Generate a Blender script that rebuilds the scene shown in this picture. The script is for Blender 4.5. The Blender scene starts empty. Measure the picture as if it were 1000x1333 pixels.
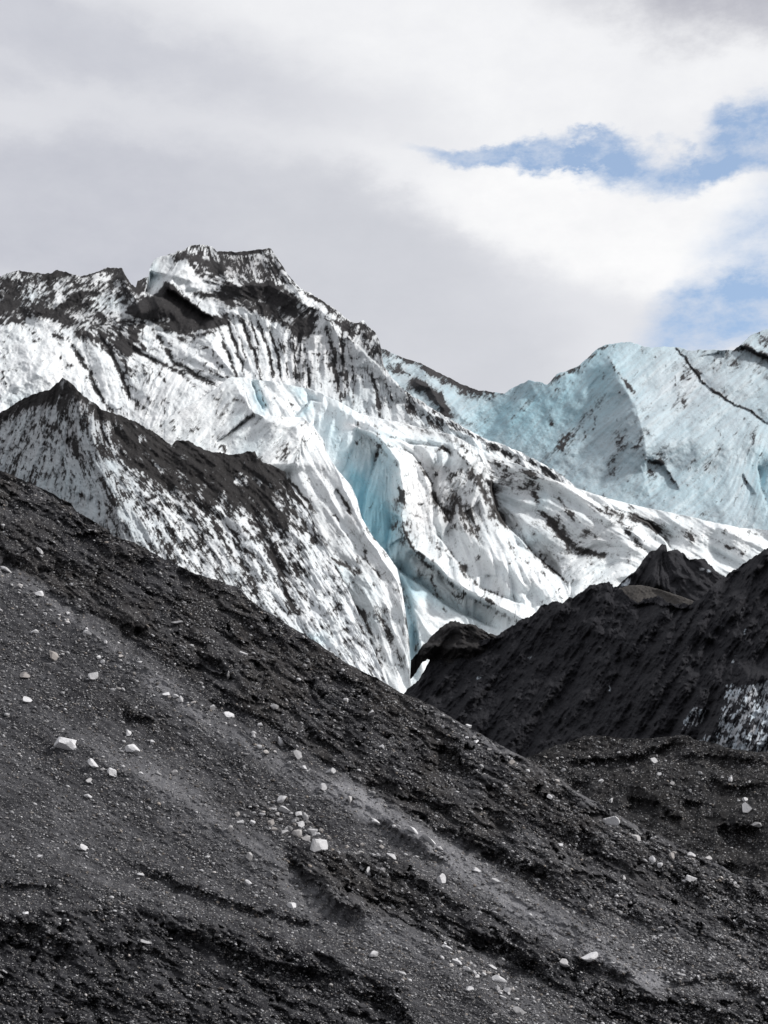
import bpy, math, numpy as np, random
rng = np.random.default_rng(11); random.seed(11)
C = bpy.context.scene.collection

# ------------------------------------------------------------------ camera geometry
FPX, W0, H0 = 2490.0, 1000.0, 1333.0
PITCH = math.radians(13.2); CAMZ = 1.7
cP, sP = math.cos(PITCH), math.sin(PITCH)

def world(px, py, D):
    """point seen in direction (px,py) at horizontal distance D (metres)"""
    u = (px-W0/2)/FPX; v = (H0/2-py)/FPX
    y = cP - v*sP; z = sP + v*cP
    return np.stack([u*D/y, D+0*u, CAMZ + z*D/y], -1)

# ------------------------------------------------------------------ noise
def _perm(seed):
    r = np.random.default_rng(seed); p = r.permutation(256); return np.concatenate([p, p, p[:2]])
def perlin(x, y, seed=0):
    p = _perm(seed); xi = np.floor(x).astype(np.int64); yi = np.floor(y).astype(np.int64)
    xf = (x-xi).astype(np.float32); yf = (y-yi).astype(np.float32)
    u = xf*xf*xf*(xf*(xf*6-15)+10); v = yf*yf*yf*(yf*(yf*6-15)+10)
    xi &= 255; yi &= 255
    ga = (np.arange(256)*2.399963).astype(np.float32); gx = np.cos(ga); gy = np.sin(ga)
    a = p[xi]; b = p[(xi+1) & 255]
    def g(h, dx, dy): return gx[h]*dx + gy[h]*dy
    aa = g(p[a+yi], xf, yf); ba = g(p[b+yi], xf-1, yf)
    y1 = (yi+1) & 255
    ab = g(p[a+y1], xf, yf-1); bb = g(p[b+y1], xf-1, yf-1)
    r = aa + u*(ba-aa); s = ab + u*(bb-ab)
    return (r + v*(s-r))*1.6
def fbm(x, y, sc, octs=4, seed=0, gain=.5, ridged=False):
    t = 0; a = 1; n = 0; f = 1.0/sc
    for k in range(octs):
        an = .6+1.1*k; ca, sa = math.cos(an), math.sin(an)
        q = perlin((x*ca+y*sa)*f+17.3*k, (y*ca-x*sa)*f-9.1*k, seed+k)
        if ridged: q = 1-2*np.abs(q)
        t = t + a*q; n += a; a *= gain; f *= 2.03
    return t/n
def aniso(x, y, ang, lng, sht, octs=4, seed=0, ridged=False, gain=.5):
    """noise stretched along angle (degrees, image sense: y down)"""
    c, s = math.cos(math.radians(ang)), math.sin(math.radians(ang))
    u = (x*c+y*s)/lng; v = (-x*s+y*c)/sht; t = 0; a = 1; n = 0; f = 1.0
    for k in range(octs):
        q = perlin(u*f+17.3*k, v*f-9.1*k, seed+k)
        if ridged: q = 1-2*np.abs(q)
        t = t + a*q; n += a; a *= gain; f *= 2.03
    return t/n
def uni(n): return .5*(1+np.tanh(.85*(n-n.mean())/(n.std()+1e-9)))
def sstep(a, b, x):
    t = np.clip((x-a)/(b-a), 0, 1); return t*t*(3-2*t)
def blur(a, n=1):
    for _ in range(n):
        b = a.copy(); b[1:-1] = (a[:-2]+2*a[1:-1]+a[2:])/4; a = b.copy()
        a[:, 1:-1] = (b[:, :-2]+2*b[:, 1:-1]+b[:, 2:])/4
    return a

class Raster:
    """the parameter sheet of one landform: control lines live here, relief and cover are computed on it"""
    def __init__(s, x0, x1, y0, y1, seed):
        s.x0, s.y0, s.seed = x0, y0, seed
        s.X, s.Y = np.meshgrid(np.arange(x0, x1+1, dtype=np.float32), np.arange(y0, y1+1, dtype=np.float32))
        s.H, s.Wd = s.X.shape
        s.wx = s.X + 6*fbm(s.X, s.Y, 17, 4, seed+50, .65); s.wy = s.Y + 6*fbm(s.X, s.Y, 17, 4, seed+60, .65); s.gain = 1.0
    def z(s): return np.zeros_like(s.X)
    def dist(s, poly, m, warp=0.6):
        P = np.array(poly, float); xa, ya = P.min(0)-m-6; xb, yb = P.max(0)+m+6
        i0 = int(np.clip(ya-s.y0, 0, s.H)); i1 = int(np.clip(yb-s.y0+1, 0, s.H))
        j0 = int(np.clip(xa-s.x0, 0, s.Wd)); j1 = int(np.clip(xb-s.x0+1, 0, s.Wd))
        sl = (slice(i0, i1), slice(j0, j1))
        X = s.X[sl]*(1-warp)+s.wx[sl]*warp; Y = s.Y[sl]*(1-warp)+s.wy[sl]*warp
        best = np.full(X.shape, 1e9, np.float32); sg = np.zeros_like(best); tt = np.zeros_like(best)
        n = len(P)-1
        for k in range(n):
            a, b = P[k], P[k+1]; d = b-a; L = max(d@d, 1e-6)
            t = np.clip(((X-a[0])*d[0]+(Y-a[1])*d[1])/L, 0, 1)
            ex = X-(a[0]+t*d[0]); ey = Y-(a[1]+t*d[1]); q = np.sqrt(ex*ex+ey*ey)
            cr = d[0]*(Y-a[1])-d[1]*(X-a[0]); mk = q < best
            best = np.where(mk, q, best); sg = np.where(mk, np.sign(cr), sg); tt = np.where(mk, (k+t)/n, tt)
        return sl, best, sg, tt           # sg>0: right of travel direction on the picture (y down) = below for left-to-right lines
    def stroke(s, A, poly, w, a, warp=0.8, taper=True):
        sl, d, sg, t = s.dist(poly, 3*w, warp)
        k = np.exp(-(d/w)**2)
        if taper: k = k*np.minimum(1, .35+2.6*np.minimum(t, 1-t))
        A[sl] += a*k
    def ridge(s, R, poly, wl, wr, amp, warp=0.4, taper=True):
        """crest (amp>0, towards the viewer) or groove; wl = left/above width, wr = right/below width"""
        m = 3*max(wl, wr); sl, d, sg, t = s.dist(poly, m, warp)
        w = np.where(sg > 0, wr, wl); k = np.exp(-np.sqrt(d*d+1.5)/w)
        if taper: k = k*sstep(0, .18, t)*sstep(0, .18, 1-t)
        R[sl] -= s.gain*amp*k
    def cliff(s, R, poly, w, amp, side=1, warp=0.4, soft=1.2, taper=True):
        """surface on one side of the line drops away behind the edge, then returns over w"""
        sl, d, sg, t = s.dist(poly, 3.5*w, warp)
        q = d*sg*side
        k = sstep(-soft*.3, soft, q)*np.exp(-np.maximum(q, 0)/w)
        if taper: k = k*sstep(0, .15, t)*sstep(0, .15, 1-t)
        R[sl] += s.gain*amp*k
    def hollow(s, R, poly, w, amp, warp=1.4, taper=True):
        """a lip with a steep or overhung face beneath it, then a bench"""
        sl, d, sg, t = s.dist(poly, 6*w, warp)
        q = np.maximum(d*sg, 0)/w; k = q*np.exp(1-q) - .35*np.exp(-(d*sg/(.8*w)+.9)**2)
        k = k*(.55+.6*np.clip(fbm(s.X[sl], s.Y[sl], 26, 3, 991)+.5, 0, 1.3))
        if taper: k = k*sstep(0, .22, t)*sstep(0, .22, 1-t)
        R[sl] += amp*k
    def poly(s, A, P, a, soft=8, mode='add'):
        X, Y = s.wx, s.wy; ins = np.zeros(X.shape, bool); n = len(P)
        xs = [p[0] for p in P]; ys = [p[1] for p in P]
        for k in range(n):
            x1, y1 = P[k]; x2, y2 = P[(k+1) % n]
            if y1 == y2: continue
            c = ((Y > y1) != (Y > y2)) & (X < (x2-x1)*(Y-y1)/(y2-y1)+x1); ins ^= c
        m = blur(ins.astype(np.float32), soft)
        if mode == 'add': A += a*m
        else: A[:] = A*(1-m)+a*m
    def ell(s, A, cx, cy, rx, ry, a, ang=0, pw=2, mode='add'):
        c, q = math.cos(math.radians(ang)), math.sin(math.radians(ang))
        dx = s.wx-cx; dy = s.wy-cy; u = (dx*c+dy*q)/rx; v = (-dx*q+dy*c)/ry
        k = np.exp(-(u*u+v*v)**(pw/2))
        if mode == 'add': A += a*k
        else: A[:] = A*(1-k)+a*k
    def angle(s, pts):
        c = s.z(); q = s.z()
        for x, y, a in pts:
            w = 1/(((s.X-x)**2+(s.Y-y)**2)+400)**1.5
            c += w*math.cos(math.radians(2*a)); q += w*math.sin(math.radians(2*a))
        return .5*np.arctan2(q, c)
    def grime(s, th, seed, k=1.0, along=1.0):
        a = fbm(s.X, s.Y, 3.4, 3, seed, .7); b = fbm(s.X, s.Y, 9, 4, seed+5, .7); w = np.random.default_rng(seed).standard_normal(a.shape).astype(np.float32)
        a1 = s.lic(th, 4, 0, src=a); b1 = s.lic(th, int(10*along), 0, src=b); w1 = s.lic(th, 5, 0, src=w)
        c = fbm(s.wx, s.wy, 24, 3, seed+9, .6)
        return uni(.36*a1+.24*along*b1+.50*k*b/b.std()+.36*w1+.50*c/c.std()+.36*w/w.std()+.3*a/a.std())
    def ribs(s, th, seed, sc=15, L=18):
        return s.lic(th, L, 0, src=fbm(s.X, s.Y, sc, 3, seed, .55))
    def collect(s, d, R, seed, kg=.10, kv=.5):
        """grit gathers in hollows and along fine wandering cracks"""
        g = blur(R, 2)-blur(R, 14); d += kg*np.clip(g, -2.0, 3.5)
        for k, sc in enumerate((34, 19)):
            v = np.abs(fbm(s.wx, s.wy*.8, sc, 3, seed+k, .55)); m = sstep(-.02, .28, fbm(s.X, s.Y, 30, 3, seed+7+k))
            d += kv*(1-.3*k)*np.exp(-(v/.035)**2)*m
            dn = np.zeros_like(d); e = np.exp(-(v/.03)**2)*m          # short drips below a crack
            for j in range(1, 9): dn[j:] += e[:-j]*(1-j/9)
            d += .055*kv*dn
    def lic(s, th, L, seed, base=1.0, src=None):
        r = np.random.default_rng(seed); n = r.standard_normal(s.X.shape).astype(np.float32) if src is None else src
        if base > 1: n = blur(n, int(base)); n /= n.std()
        cs, sn = np.cos(th), np.sin(th); acc = n.copy()
        for dr in (1, -1):
            x = (s.X-s.x0).copy(); y = (s.Y-s.y0).copy()
            for k in range(L):
                xi = np.clip(x.round().astype(np.int32), 0, s.Wd-1); yi = np.clip(y.round().astype(np.int32), 0, s.H-1)
                x += dr*cs[yi, xi]; y += dr*sn[yi, xi]
                xi = np.clip(x.round().astype(np.int32), 0, s.Wd-1); yi = np.clip(y.round().astype(np.int32), 0, s.H-1)
                acc += n[yi, xi]*(1-k/L)
        return acc/acc.std()
    def samp(s, A, px, py):
        x = np.clip(px-s.x0, 0, s.Wd-1.001); y = np.clip(py-s.y0, 0, s.H-1.001)
        xi = x.astype(int); yi = y.astype(int); fx = x-xi; fy = y-yi
        return (A[yi, xi]*(1-fx)+A[yi, xi+1]*fx)*(1-fy)+(A[yi+1, xi]*(1-fx)+A[yi+1, xi+1]*fx)*fy

def line(pts, x):
    P = np.array(sorted(pts), float); return np.interp(x, P[:, 0], P[:, 1])

# ------------------------------------------------------------------ materials
def new_mat(name):
    m = bpy.data.materials.new(name); m.use_nodes = True; nt = m.node_tree
    b = nt.nodes['Principled BSDF']; return m, nt, b
def attr(nt, n):
    a = nt.nodes.new('ShaderNodeAttribute'); a.attribute_name = n; return a
def mix(nt, fac, a, b, mode='MIX'):
    n = nt.nodes.new('ShaderNodeMix'); n.data_type = 'RGBA'; n.blend_type = mode
    for key, v in ((0, fac), (6, a), (7, b)):
        if isinstance(v, (int, float)): n.inputs[key].default_value = v
        elif isinstance(v, tuple): n.inputs[key].default_value = v+(1,)
        else: nt.links.new(v, n.inputs[key])
    return n.outputs[2]
def mrange(nt, v, a, b, c, d):
    n = nt.nodes.new('ShaderNodeMapRange'); nt.links.new(v, n.inputs[0])
    for i, q in enumerate((a, b, c, d)): n.inputs[i+1].default_value = q
    return n.outputs[0]
def noise(nt, scale, detail=4, rough=.6, vec=None):
    n = nt.nodes.new('ShaderNodeTexNoise'); n.inputs['Scale'].default_value = scale
    n.inputs['Detail'].default_value = detail; n.inputs['Roughness'].default_value = rough
    if vec is None:
        tc = nt.nodes.new('ShaderNodeTexCoord'); vec = tc.outputs['Object']
    nt.links.new(vec, n.inputs['Vector']); return n.outputs[0]
def bump(nt, h, st, dist, bs):
    n = nt.nodes.new('ShaderNodeBump'); n.inputs['Strength'].default_value = st; n.inputs['Distance'].default_value = dist
    nt.links.new(h, n.inputs['Height']); nt.links.new(n.outputs[0], bs.inputs['Normal'])

def ice_material(name, dirt_a, dirt_b, ice=(.90, .92, .935), px=.12):
    """glacier ice with its cover of volcanic grit; px = metres per picture pixel, sets the grain"""
    m, nt, b = new_mat(name)
    blue = attr(nt, 'blue').outputs['Fac']; dirt = attr(nt, 'dirt').outputs['Fac']; st = attr(nt, 'stain_shade').outputs['Fac']
    n1 = noise(nt, .35/px, 5, .65); n2 = noise(nt, .045/px, 3, .6)
    c = mix(nt, blue, ice, (.30, .56, .66))
    c = mix(nt, mrange(nt, n2, .35, .7, 0, .10), c, (.62, .74, .80))
    c = mix(nt, st, c, (.34, .33, .34))  # grey of stains, plus fine shading painted into the ice colour
    c = mix(nt, mrange(nt, n1, .54, .75, 0, .28), c, (.42, .42, .44))
    d = mix(nt, mrange(nt, n1, .3, .7, 0, 1), dirt_a, dirt_b)
    ad = nt.nodes.new('ShaderNodeMath'); ad.operation = 'ADD'; nt.links.new(dirt, ad.inputs[0])
    nt.links.new(mrange(nt, n1, .3, .7, -.26, .26), ad.inputs[1])
    c = mix(nt, mrange(nt, ad.outputs[0], .08, .86, 0, 1), c, d)
    nt.links.new(c, b.inputs['Base Color'])
    nt.links.new(mrange(nt, dirt, 0, .6, .45, .95), b.inputs['Roughness'])
    b.inputs['Specular IOR Level'].default_value = .25
    bump(nt, n1, .3, 2.0*px, b)
    return m

def debris_material(name, dark, light, px, speck=.25):
    """volcanic sand and grit; tone = how pale the sorted gravel is"""
    m, nt, b = new_mat(name)
    tone = attr(nt, 'tone').outputs['Fac']; warm = attr(nt, 'warm').outputs['Fac']
    n1 = noise(nt, .45/px, 6, .7); n2 = noise(nt, .03/px, 4, .6)
    tc = nt.nodes.new('ShaderNodeTexCoord')
    v = nt.nodes.new('ShaderNodeTexVoronoi'); v.inputs['Scale'].default_value = .42/px
    nt.links.new(tc.outputs['Object'], v.inputs['Vector'])
    sep = nt.nodes.new('ShaderNodeSeparateColor'); nt.links.new(v.outputs['Color'], sep.inputs[0])
    c = mix(nt, tone, dark, light)
    c = mix(nt, warm, c, (.062, .053, .044))
    c = mix(nt, mrange(nt, n1, .3, .72, .62, 0), c, (.012, .012, .014))
    c = mix(nt, mrange(nt, n2, .3, .7, .18, 0), c, (.02, .02, .022))
    # pale grains
    f = nt.nodes.new('ShaderNodeMath'); f.operation = 'MULTIPLY'
    nt.links.new(mrange(nt, sep.outputs[0], .80, 1.0, 0, speck), f.inputs[0])
    nt.links.new(mrange(nt, v.outputs['Distance'], .25, .6, 1, 0), f.inputs[1])
    c = mix(nt, f.outputs[0], c, (.42, .41, .40))
    nt.links.new(c, b.inputs['Base Color'])
    b.inputs['Roughness'].default_value = .92; b.inputs['Specular IOR Level'].default_value = .2
    bump(nt, n1, 1.0, 3.0*px, b)
    return m

# ------------------------------------------------------------------ landform mesh
def landform(name, label, cat, ras, R, D0, top, bot, xr, fields, mat, step=1.0, rough=1.5, back=16, backdrop=2.0, kscale=1.0, smooth=False):
    xin0, xin1 = max(xr[0], -24), min(xr[1], 1024)
    xs = [np.arange(xin0, xin1+.01, step)]
    if xr[0] < xin0: xs.insert(0, np.arange(xr[0], xin0, 5.0))
    if xr[1] > xin1: xs.append(np.arange(xin1+5, xr[1]+.1, 5.0))
    xs = np.concatenate(xs)
    tp = top(xs) if callable(top) else line(top, xs)
    tp = tp + rough*fbm(xs, xs*0+3.3, 9, 4, ras.seed+7, .65)
    bt = bot(xs) if callable(bot) else line(bot, xs)
    bt = np.maximum(bt, tp+4)
    n = int(np.percentile(bt-tp, 92)/step)+2
    v = np.linspace(0, 1, n)[:, None]
    PX = np.broadcast_to(xs, (n, len(xs))); PY = bt+(tp-bt)*v
    r = ras.samp(R, PX, PY); D = D0*(1+r/FPX)
    P = world(PX, PY, D)
    F = {k: ras.samp(a, PX, PY) for k, a in fields.items()}
    # the far side of the crest, falling away from the viewer
    q = (D[-1]/FPX)
    rows = []
    for j in range(1, back+1):
        t = j/back; w = t*t*60+t*4
        o = P[-1].copy(); o[:, 1] += q*w*1.3; o[:, 2] -= q*(w*backdrop*(.5+.5*t)) + q*t*3*fbm(xs, xs*0+j*3, 14, 3, ras.seed+9)
        rows.append(o)
    P = np.concatenate([P, np.array(rows)], 0)
    for k in F: F[k] = np.concatenate([F[k], np.repeat(F[k][-1:], back, 0)], 0)
    h, w = P.shape[:2]
    idx = np.arange(h*w).reshape(h, w)
    quads = np.stack([idx[:-1, :-1], idx[:-1, 1:], idx[1:, 1:], idx[1:, :-1]], -1).reshape(-1, 4)
    me = bpy.data.meshes.new(name)
    me.vertices.add(h*w); me.vertices.foreach_set('co', P.astype(np.float32).ravel())
    me.loops.add(quads.size); me.loops.foreach_set('vertex_index', quads.astype(np.int32).ravel())
    me.polygons.add(len(quads)); me.polygons.foreach_set('loop_start', np.arange(0, quads.size, 4, dtype=np.int32))
    me.polygons.foreach_set('use_smooth', np.ones(len(quads), bool))
    me.update(calc_edges=True)
    for k, a in F.items():
        at = me.attributes.new(k, 'FLOAT', 'POINT'); at.data.foreach_set('value', np.clip(a, 0, 1).astype(np.float32).ravel())
    me.materials.append(mat)
    o = bpy.data.objects.new(name, me); C.objects.link(o)
    o['label'] = label; o['category'] = cat; o['kind'] = 'structure'
    return o

def cover(dens, N, soft=.22): return sstep(-.28, .85, (dens*1.18-N)/soft)

# =================================================================== 1. far ice wall on the right
def build_far_wall():
    r = Raster(380, 1200, 380, 760, 100); X, Y = r.X, r.Y
    top = [(380, 470), (494, 452), (510, 459), (524, 466), (545, 471.5), (569, 484), (597, 498), (622, 508), (645, 511), (657, 512), (671, 503), (688, 494.5), (700, 497), (713, 500), (725, 487.5),
           (740, 482), (755, 475), (779, 452.5), (797, 447), (821, 445), (842, 452.5), (860, 452), (877, 451), (895, 456), (926, 455), (954, 456), (965, 449), (979, 435), (1000, 428), (1060, 412), (1200, 440)]
    bot = [(380, 560), (560, 600), (650, 650), (760, 700), (900, 740), (1200, 750)]
    R = .85*(700-Y)
    th = r.angle([(540, 490, -35), (620, 530, -42), (720, 520, -52), (780, 600, -42), (900, 560, -38), (900, 660, -38), (980, 470, -40), (990, 620, -75)])
    r.gain = 1.3; s1 = r.lic(th, 18, 1, 2); s2 = r.lic(th, 6, 2)
    # relief
    r.ridge(R, [(793, 452), (800, 478), (812, 505), (828, 530), (838, 570), (842, 620)], 75, 40, 34)
    r.ridge(R, [(690, 500), (650, 540), (620, 580)], 18, 25, -14)
    r.ridge(R, [(880, 452), (900, 475), (912, 495), (937, 515), (957, 527), (985, 540), (1004, 552), (1100, 580)], 12, 4, -5, .7, False)
    r.cliff(R, [(880, 452), (900, 475), (912, 495), (937, 515), (957, 527), (985, 540), (1004, 552), (1100, 580)], 30, 4, 1, .7, taper=False)
    r.cliff(R, [(840, 598), (858, 600), (872, 617), (886, 640)], 18, 8, 1)
    r.cliff(R, [(967, 615), (974, 630), (985, 645)], 10, 6, 1)
    r.cliff(R, [(985, 600), (990, 640), (1000, 665), (1020, 690)], 40, 20, -1)
    r.cliff(R, [(945, 456), (965, 451), (985, 459), (1005, 467), (1100, 480)], 14, -14, -1, taper=False)
    r.ridge(R, [(740, 480), (735, 505), (715, 540), (690, 580)], 14, 25, 8)
    r.ridge(R, [(545, 480), (575, 510), (610, 555)], 20, 20, 10)
    r.ridge(R, [(535, 495), (560, 505), (582, 540)], 6, 10, 10)
    R += 10*fbm(X, Y, 70, 4, 3, .45) + .3*s1 + 1.1*fbm(X, Y, 10, 4, 8, .55)
    R += .42*np.maximum(0, 790+.29*(Y-452)-X)*sstep(420, 640, X) + .75*0
    R += 2.4*r.ribs(th, 24, 30, 34) + 2*fbm(X, Y, 30, 4, 25)
    # cover
    d = r.z()+.055; r.collect(d, R, 1500, .05, .42)
    d += .10*fbm(X, Y, 45, 3, 12)
    for p, w, a in (([(785, 520), (760, 548), (730, 580), (712, 600)], 6, .42), ([(812, 560), (806, 580), (798, 606)], 7, .5), ([(793, 465), (802, 480), (815, 498), (830, 518)], 2.2, .9),
                    ([(845, 600), (860, 601), (872, 617), (886, 640)], 2.2, 1.1), ([(850, 612), (845, 622)], 10, .45), ([(893, 520), (878, 535)], 10, .42),
                    ([(980, 545), (982, 565), (978, 590)], 6, .5), ([(967, 617), (975, 632)], 2.5, 1.0), ([(925, 600), (915, 612)], 8, .35), ([(840, 560), (822, 590)], 7, .35),
                    ([(880, 452), (900, 475), (912, 495), (937, 515), (957, 527), (985, 540), (1004, 552), (1100, 570)], 1.5, 1.2),
                    ([(895, 470), (900, 490), (890, 505)], 11, .45), ([(955, 455), (970, 452), (985, 459), (1005, 468), (1090, 480)], 3.5, 1.2),
                    ([(925, 462), (960, 470), (1000, 480)], 13, .42), ([(985, 440), (1010, 446)], 12, .35),
                    ([(700, 498), (713, 500), (727, 490), (742, 484), (760, 475)], 5, .55), ([(720, 500), (728, 515)], 8, .35), ([(765, 470), (780, 455), (797, 450)], 3, .5),
                    ([(494, 455), (545, 473), (569, 485), (600, 500), (625, 509), (655, 512)], 4.5, 1.2), ([(505, 470), (530, 490)], 13, .5), ([(560, 485), (600, 510), (630, 520)], 5, .5),
                    ([(531, 503), (541, 499), (552, 505), (573, 520), (580, 540)], 7, 1.5), ([(570, 530), (600, 560)], 11, .5), ([(690, 520), (665, 545)], 6, .22), ([(760, 560), (740, 590)], 10, .25), ([(870, 585), (850, 600)], 9, .3)):
        r.stroke(d, p, w, a)
    d *= 1+.9*fbm(X, Y, 22, 3, 23); N = r.grime(th, 22, 1.0)
    dirt = cover(d, N, .78)
    blue = .31+.08*fbm(X, Y, 60, 2, 31)+.04*s1
    r.ell(blue, 730, 525, 95, 55, .40, -40); r.ell(blue, 650, 545, 60, 30, .36, -30); r.ell(blue, 780, 475, 25, 30, .25); r.ell(blue, 995, 620, 16, 45, .45)
    r.ell(blue, 600, 500, 40, 25, .2); r.ell(blue, 850, 640, 110, 30, .16); r.ell(blue, 900, 500, 60, 40, -.22)
    stain_shade = .05+.20*uni(.5*s1+2.4*fbm(X, Y, 20, 5, 41, .65))+.22*uni(r.lic(th, 9, 0, src=fbm(X, Y, 4, 3, 44, .7)))**2; r.ell(stain_shade, 730, 530, 100, 50, -.12, -40); stain_shade = stain_shade + .42*np.clip(blur(d, 3)-.12, 0, 1)+.16*(1-N)**2*np.clip(fbm(X, Y, 34, 3, 777)+.35, 0, 1)  # (1-N) term paints fine bumpy shading, along with smears round the grit
    R -= 1.0*dirt
    landform('glacier_wall', 'pale blue ice wall with a dark seam at the right under the sky', 'ice wall', r, R, 520, top, bot, (380, 1200),
             dict(dirt=dirt, blue=blue, stain_shade=stain_shade), ice_material('blue_ice', (.028, .027, .03), (.07, .068, .07), (.58, .65, .70), .2), rough=2.2)

# =================================================================== 2. dirty massif with the summit
def build_massif():
    r = Raster(-200, 800, 290, 720, 200); X, Y = r.X, r.Y
    top = [(-200, 380), (-100, 350), (-40, 366), (0, 359), (24, 352), (45, 355), (66, 356), (75, 351), (91, 356), (105, 360), (119, 356), (140, 349), (159, 348), (163, 358), (171, 370), (177, 374), (179, 366), (186, 362), (193.5, 360),
           (195, 349), (201, 337), (217, 332), (238, 326), (247, 320), (255, 318), (276, 320), (282, 327), (315, 328), (340, 324), (352, 323), (363, 338), (375, 358), (389, 373), (408, 384), (433, 400),
           (457, 419), (466, 420), (473, 417), (480, 425), (489, 433), (494, 445), (497, 458), (499.5, 475), (510, 491), (524, 506), (545, 520), (573, 538), (597, 552), (615, 562), (636, 573), (650, 577), (671, 585), (702, 601), (730, 617), (750, 634), (770, 660), (800, 690)]
    bot = [(-200, 640), (0, 600), (200, 640), (350, 560), (500, 600), (650, 660), (800, 715)]
    R = .75*(600-Y)
    th = r.angle([(40, 385, -55), (100, 380, -40), (60, 470, -42), (150, 390, -38), (130, 480, 75), (220, 500, -60), (210, 345, -60), (240, 400, -50), (320, 345, 75), (300, 380, 15), (300, 440, 62), (345, 460, 74),
                  (380, 400, -40), (430, 470, 86), (480, 500, 84), (540, 560, 60), (620, 580, 50), (480, 440, -60), (200, 450, 25), (260, 470, 20), (150, 450, 40), (400, 350, 45), (700, 610, 50)])
    r.gain = 2.2; s1 = r.lic(th, 18, 5, 2); s2 = r.lic(th, 7, 6); sh = r.lic(th, 4, 9)
    R += 9*fbm(X, Y, 70, 4, 13)
    # shapes
    r.ridge(R, [(255, 320), (240, 345), (222, 362), (214, 385), (196, 420)], 26, 12, 16)
    r.cliff(R, [(214, 372), (235, 385), (256, 402), (280, 415)], 26, 13, 1, .6)          # black hollow under the white face
    r.ridge(R, [(240, 345), (246, 362), (250, 380)], 14, 12, 5)
    r.cliff(R, [(196, 352), (192, 370), (188, 384)], 16, 18, -1)
    r.ridge(R, [(159, 350), (165, 372), (180, 395), (186, 420)], 16, 16, 12)
    r.ridge(R, [(140, 352), (110, 375), (70, 395), (30, 415)], 16, 10, 9)
    r.ridge(R, [(282, 330), (300, 372), (350, 372), (400, 398), (430, 412), (440, 420)], 24, 14, 11)
    r.ridge(R, [(355, 325), (372, 360), (400, 395)], 20, 12, 8)
    r.ridge(R, [(255, 430), (270, 440), (290, 470), (310, 490)], 14, 14, 7)
    r.ridge(R, [(420, 410), (442, 440), (444, 470)], 12, 10, 9)
    r.ridge(R, [(440, 420), (470, 455), (500, 485), (545, 530), (600, 565), (680, 595)], 22, 14, 9)
    r.cliff(R, [(445, 425), (460, 445), (480, 465), (498, 480)], 15, 9, -1)
    for x0, y0, rx, ry, a in ((40, 475, 60, 55, 22), (135, 485, 28, 50, 12), (215, 510, 45, 40, 14), (235, 455, 40, 22, 8), (330, 450, 30, 45, 8), (410, 480, 22, 50, 8), (475, 510, 28, 40, 9)):
        r.ell(R, x0, y0, rx, ry, -a)
    grooves = [([(88, 440), (98, 455), (106, 468), (118, 485), (124, 505), (140, 530), (160, 548)], 3.2, 1.0), ([(130, 430), (145, 460), (158, 492), (170, 518), (190, 540)], 3.5, .9),
               ([(196, 424), (212, 448), (226, 470), (262, 492), (285, 502)], 3.2, .85), ([(160, 450), (185, 462), (205, 470), (235, 485), (255, 505)], 3, .8),
               ([(293, 412), (303, 440), (312, 465), (320, 492)], 2.2, 1.1), ([(312, 410), (322, 435), (333, 465), (341, 494)], 2.6, 1.2), ([(334, 412), (344, 440), (352, 465), (356, 496)], 2.2, 1.1),
               ([(322, 408), (330, 430), (338, 455)], 1.5, .9), ([(350, 425), (360, 455), (366, 496)], 1.8, .8), ([(283, 420), (292, 450), (305, 480), (318, 500)], 1.6, .7),
               ([(302, 412), (314, 445), (326, 490)], 1.4, .6), ([(372, 470), (376, 498)], 1.8, .6), ([(388, 440), (388, 470), (387, 505)], 9, .55), ([(396, 450), (402, 480), (404, 510)], 2, .5),
               ([(425, 430), (434, 460), (438, 490), (443, 520)], 4.5, .85), ([(444, 436), (447, 470), (451, 515)], 3.8, .8), ([(455, 450), (460, 480), (462, 525)], 2.8, .65),
               ([(478, 470), (486, 495), (492, 520), (497, 548)], 3, .6), ([(470, 480), (475, 510)], 2.5, .4), ([(524, 512), (534, 528), (546, 548)], 6, .7), ([(505, 500), (512, 530)], 3, .4),
               ([(560, 540), (600, 560), (640, 580), (690, 602), (735, 622)], 3.0, .55), ([(545, 535), (580, 562)], 6, .4), ([(700, 608), (735, 628)], 4, .6), ([(640, 582), (690, 612), (745, 636)], 4.5, .5)]
    for p, w, a in grooves: r.ridge(R, p, w*2.2, w*2.2, -5.5*a)
    R += .5*s1 + .9*fbm(X, Y, 7, 3, 18, .5) - 3.4*fbm(X, Y, 26, 4, 19, .5, ridged=True)
    R += (1.0+1.3*sstep(280, 310, X)*sstep(385, 410, Y))*r.ribs(th, 34, 14, 14) - 2.0*fbm(X, Y, 15, 4, 35, .6, True)
    # cover
    d = r.z()+.12; r.collect(d, R, 1600, .045, .6)
    r.poly(d, [(-250, 340), (165, 340), (185, 372), (192, 420), (165, 462), (140, 440), (110, 425), (88, 420), (60, 412), (20, 420), (-250, 440)], .60, 5)
    r.poly(d, [(160, 406), (200, 385), (218, 366), (236, 382), (262, 402), (300, 420), (270, 428), (245, 432), (214, 429), (190, 415)], 1.2, 2)
    r.poly(d, [(176, 360), (196, 358), (190, 382), (176, 378)], .7, 1)
    r.poly(d, [(200, 318), (290, 318), (360, 320), (390, 372), (350, 380), (300, 384), (282, 372), (245, 345), (228, 340)], .42, 4)
    r.poly(d, [(275, 376), (300, 372), (352, 366), (385, 385), (415, 405), (412, 425), (392, 445), (372, 425), (345, 412), (318, 402), (296, 398)], .78, 4)
    r.poly(d, [(430, 415), (470, 418), (490, 432), (480, 440), (455, 436)], .8, 3); r.poly(d, [(465, 436), (496, 440), (499, 480), (475, 460)], .38, 3)
    r.poly(d, [(220, 368), (232, 352), (240, 347), (252, 356), (272, 376), (248, 381)], -.45, 2)
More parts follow.
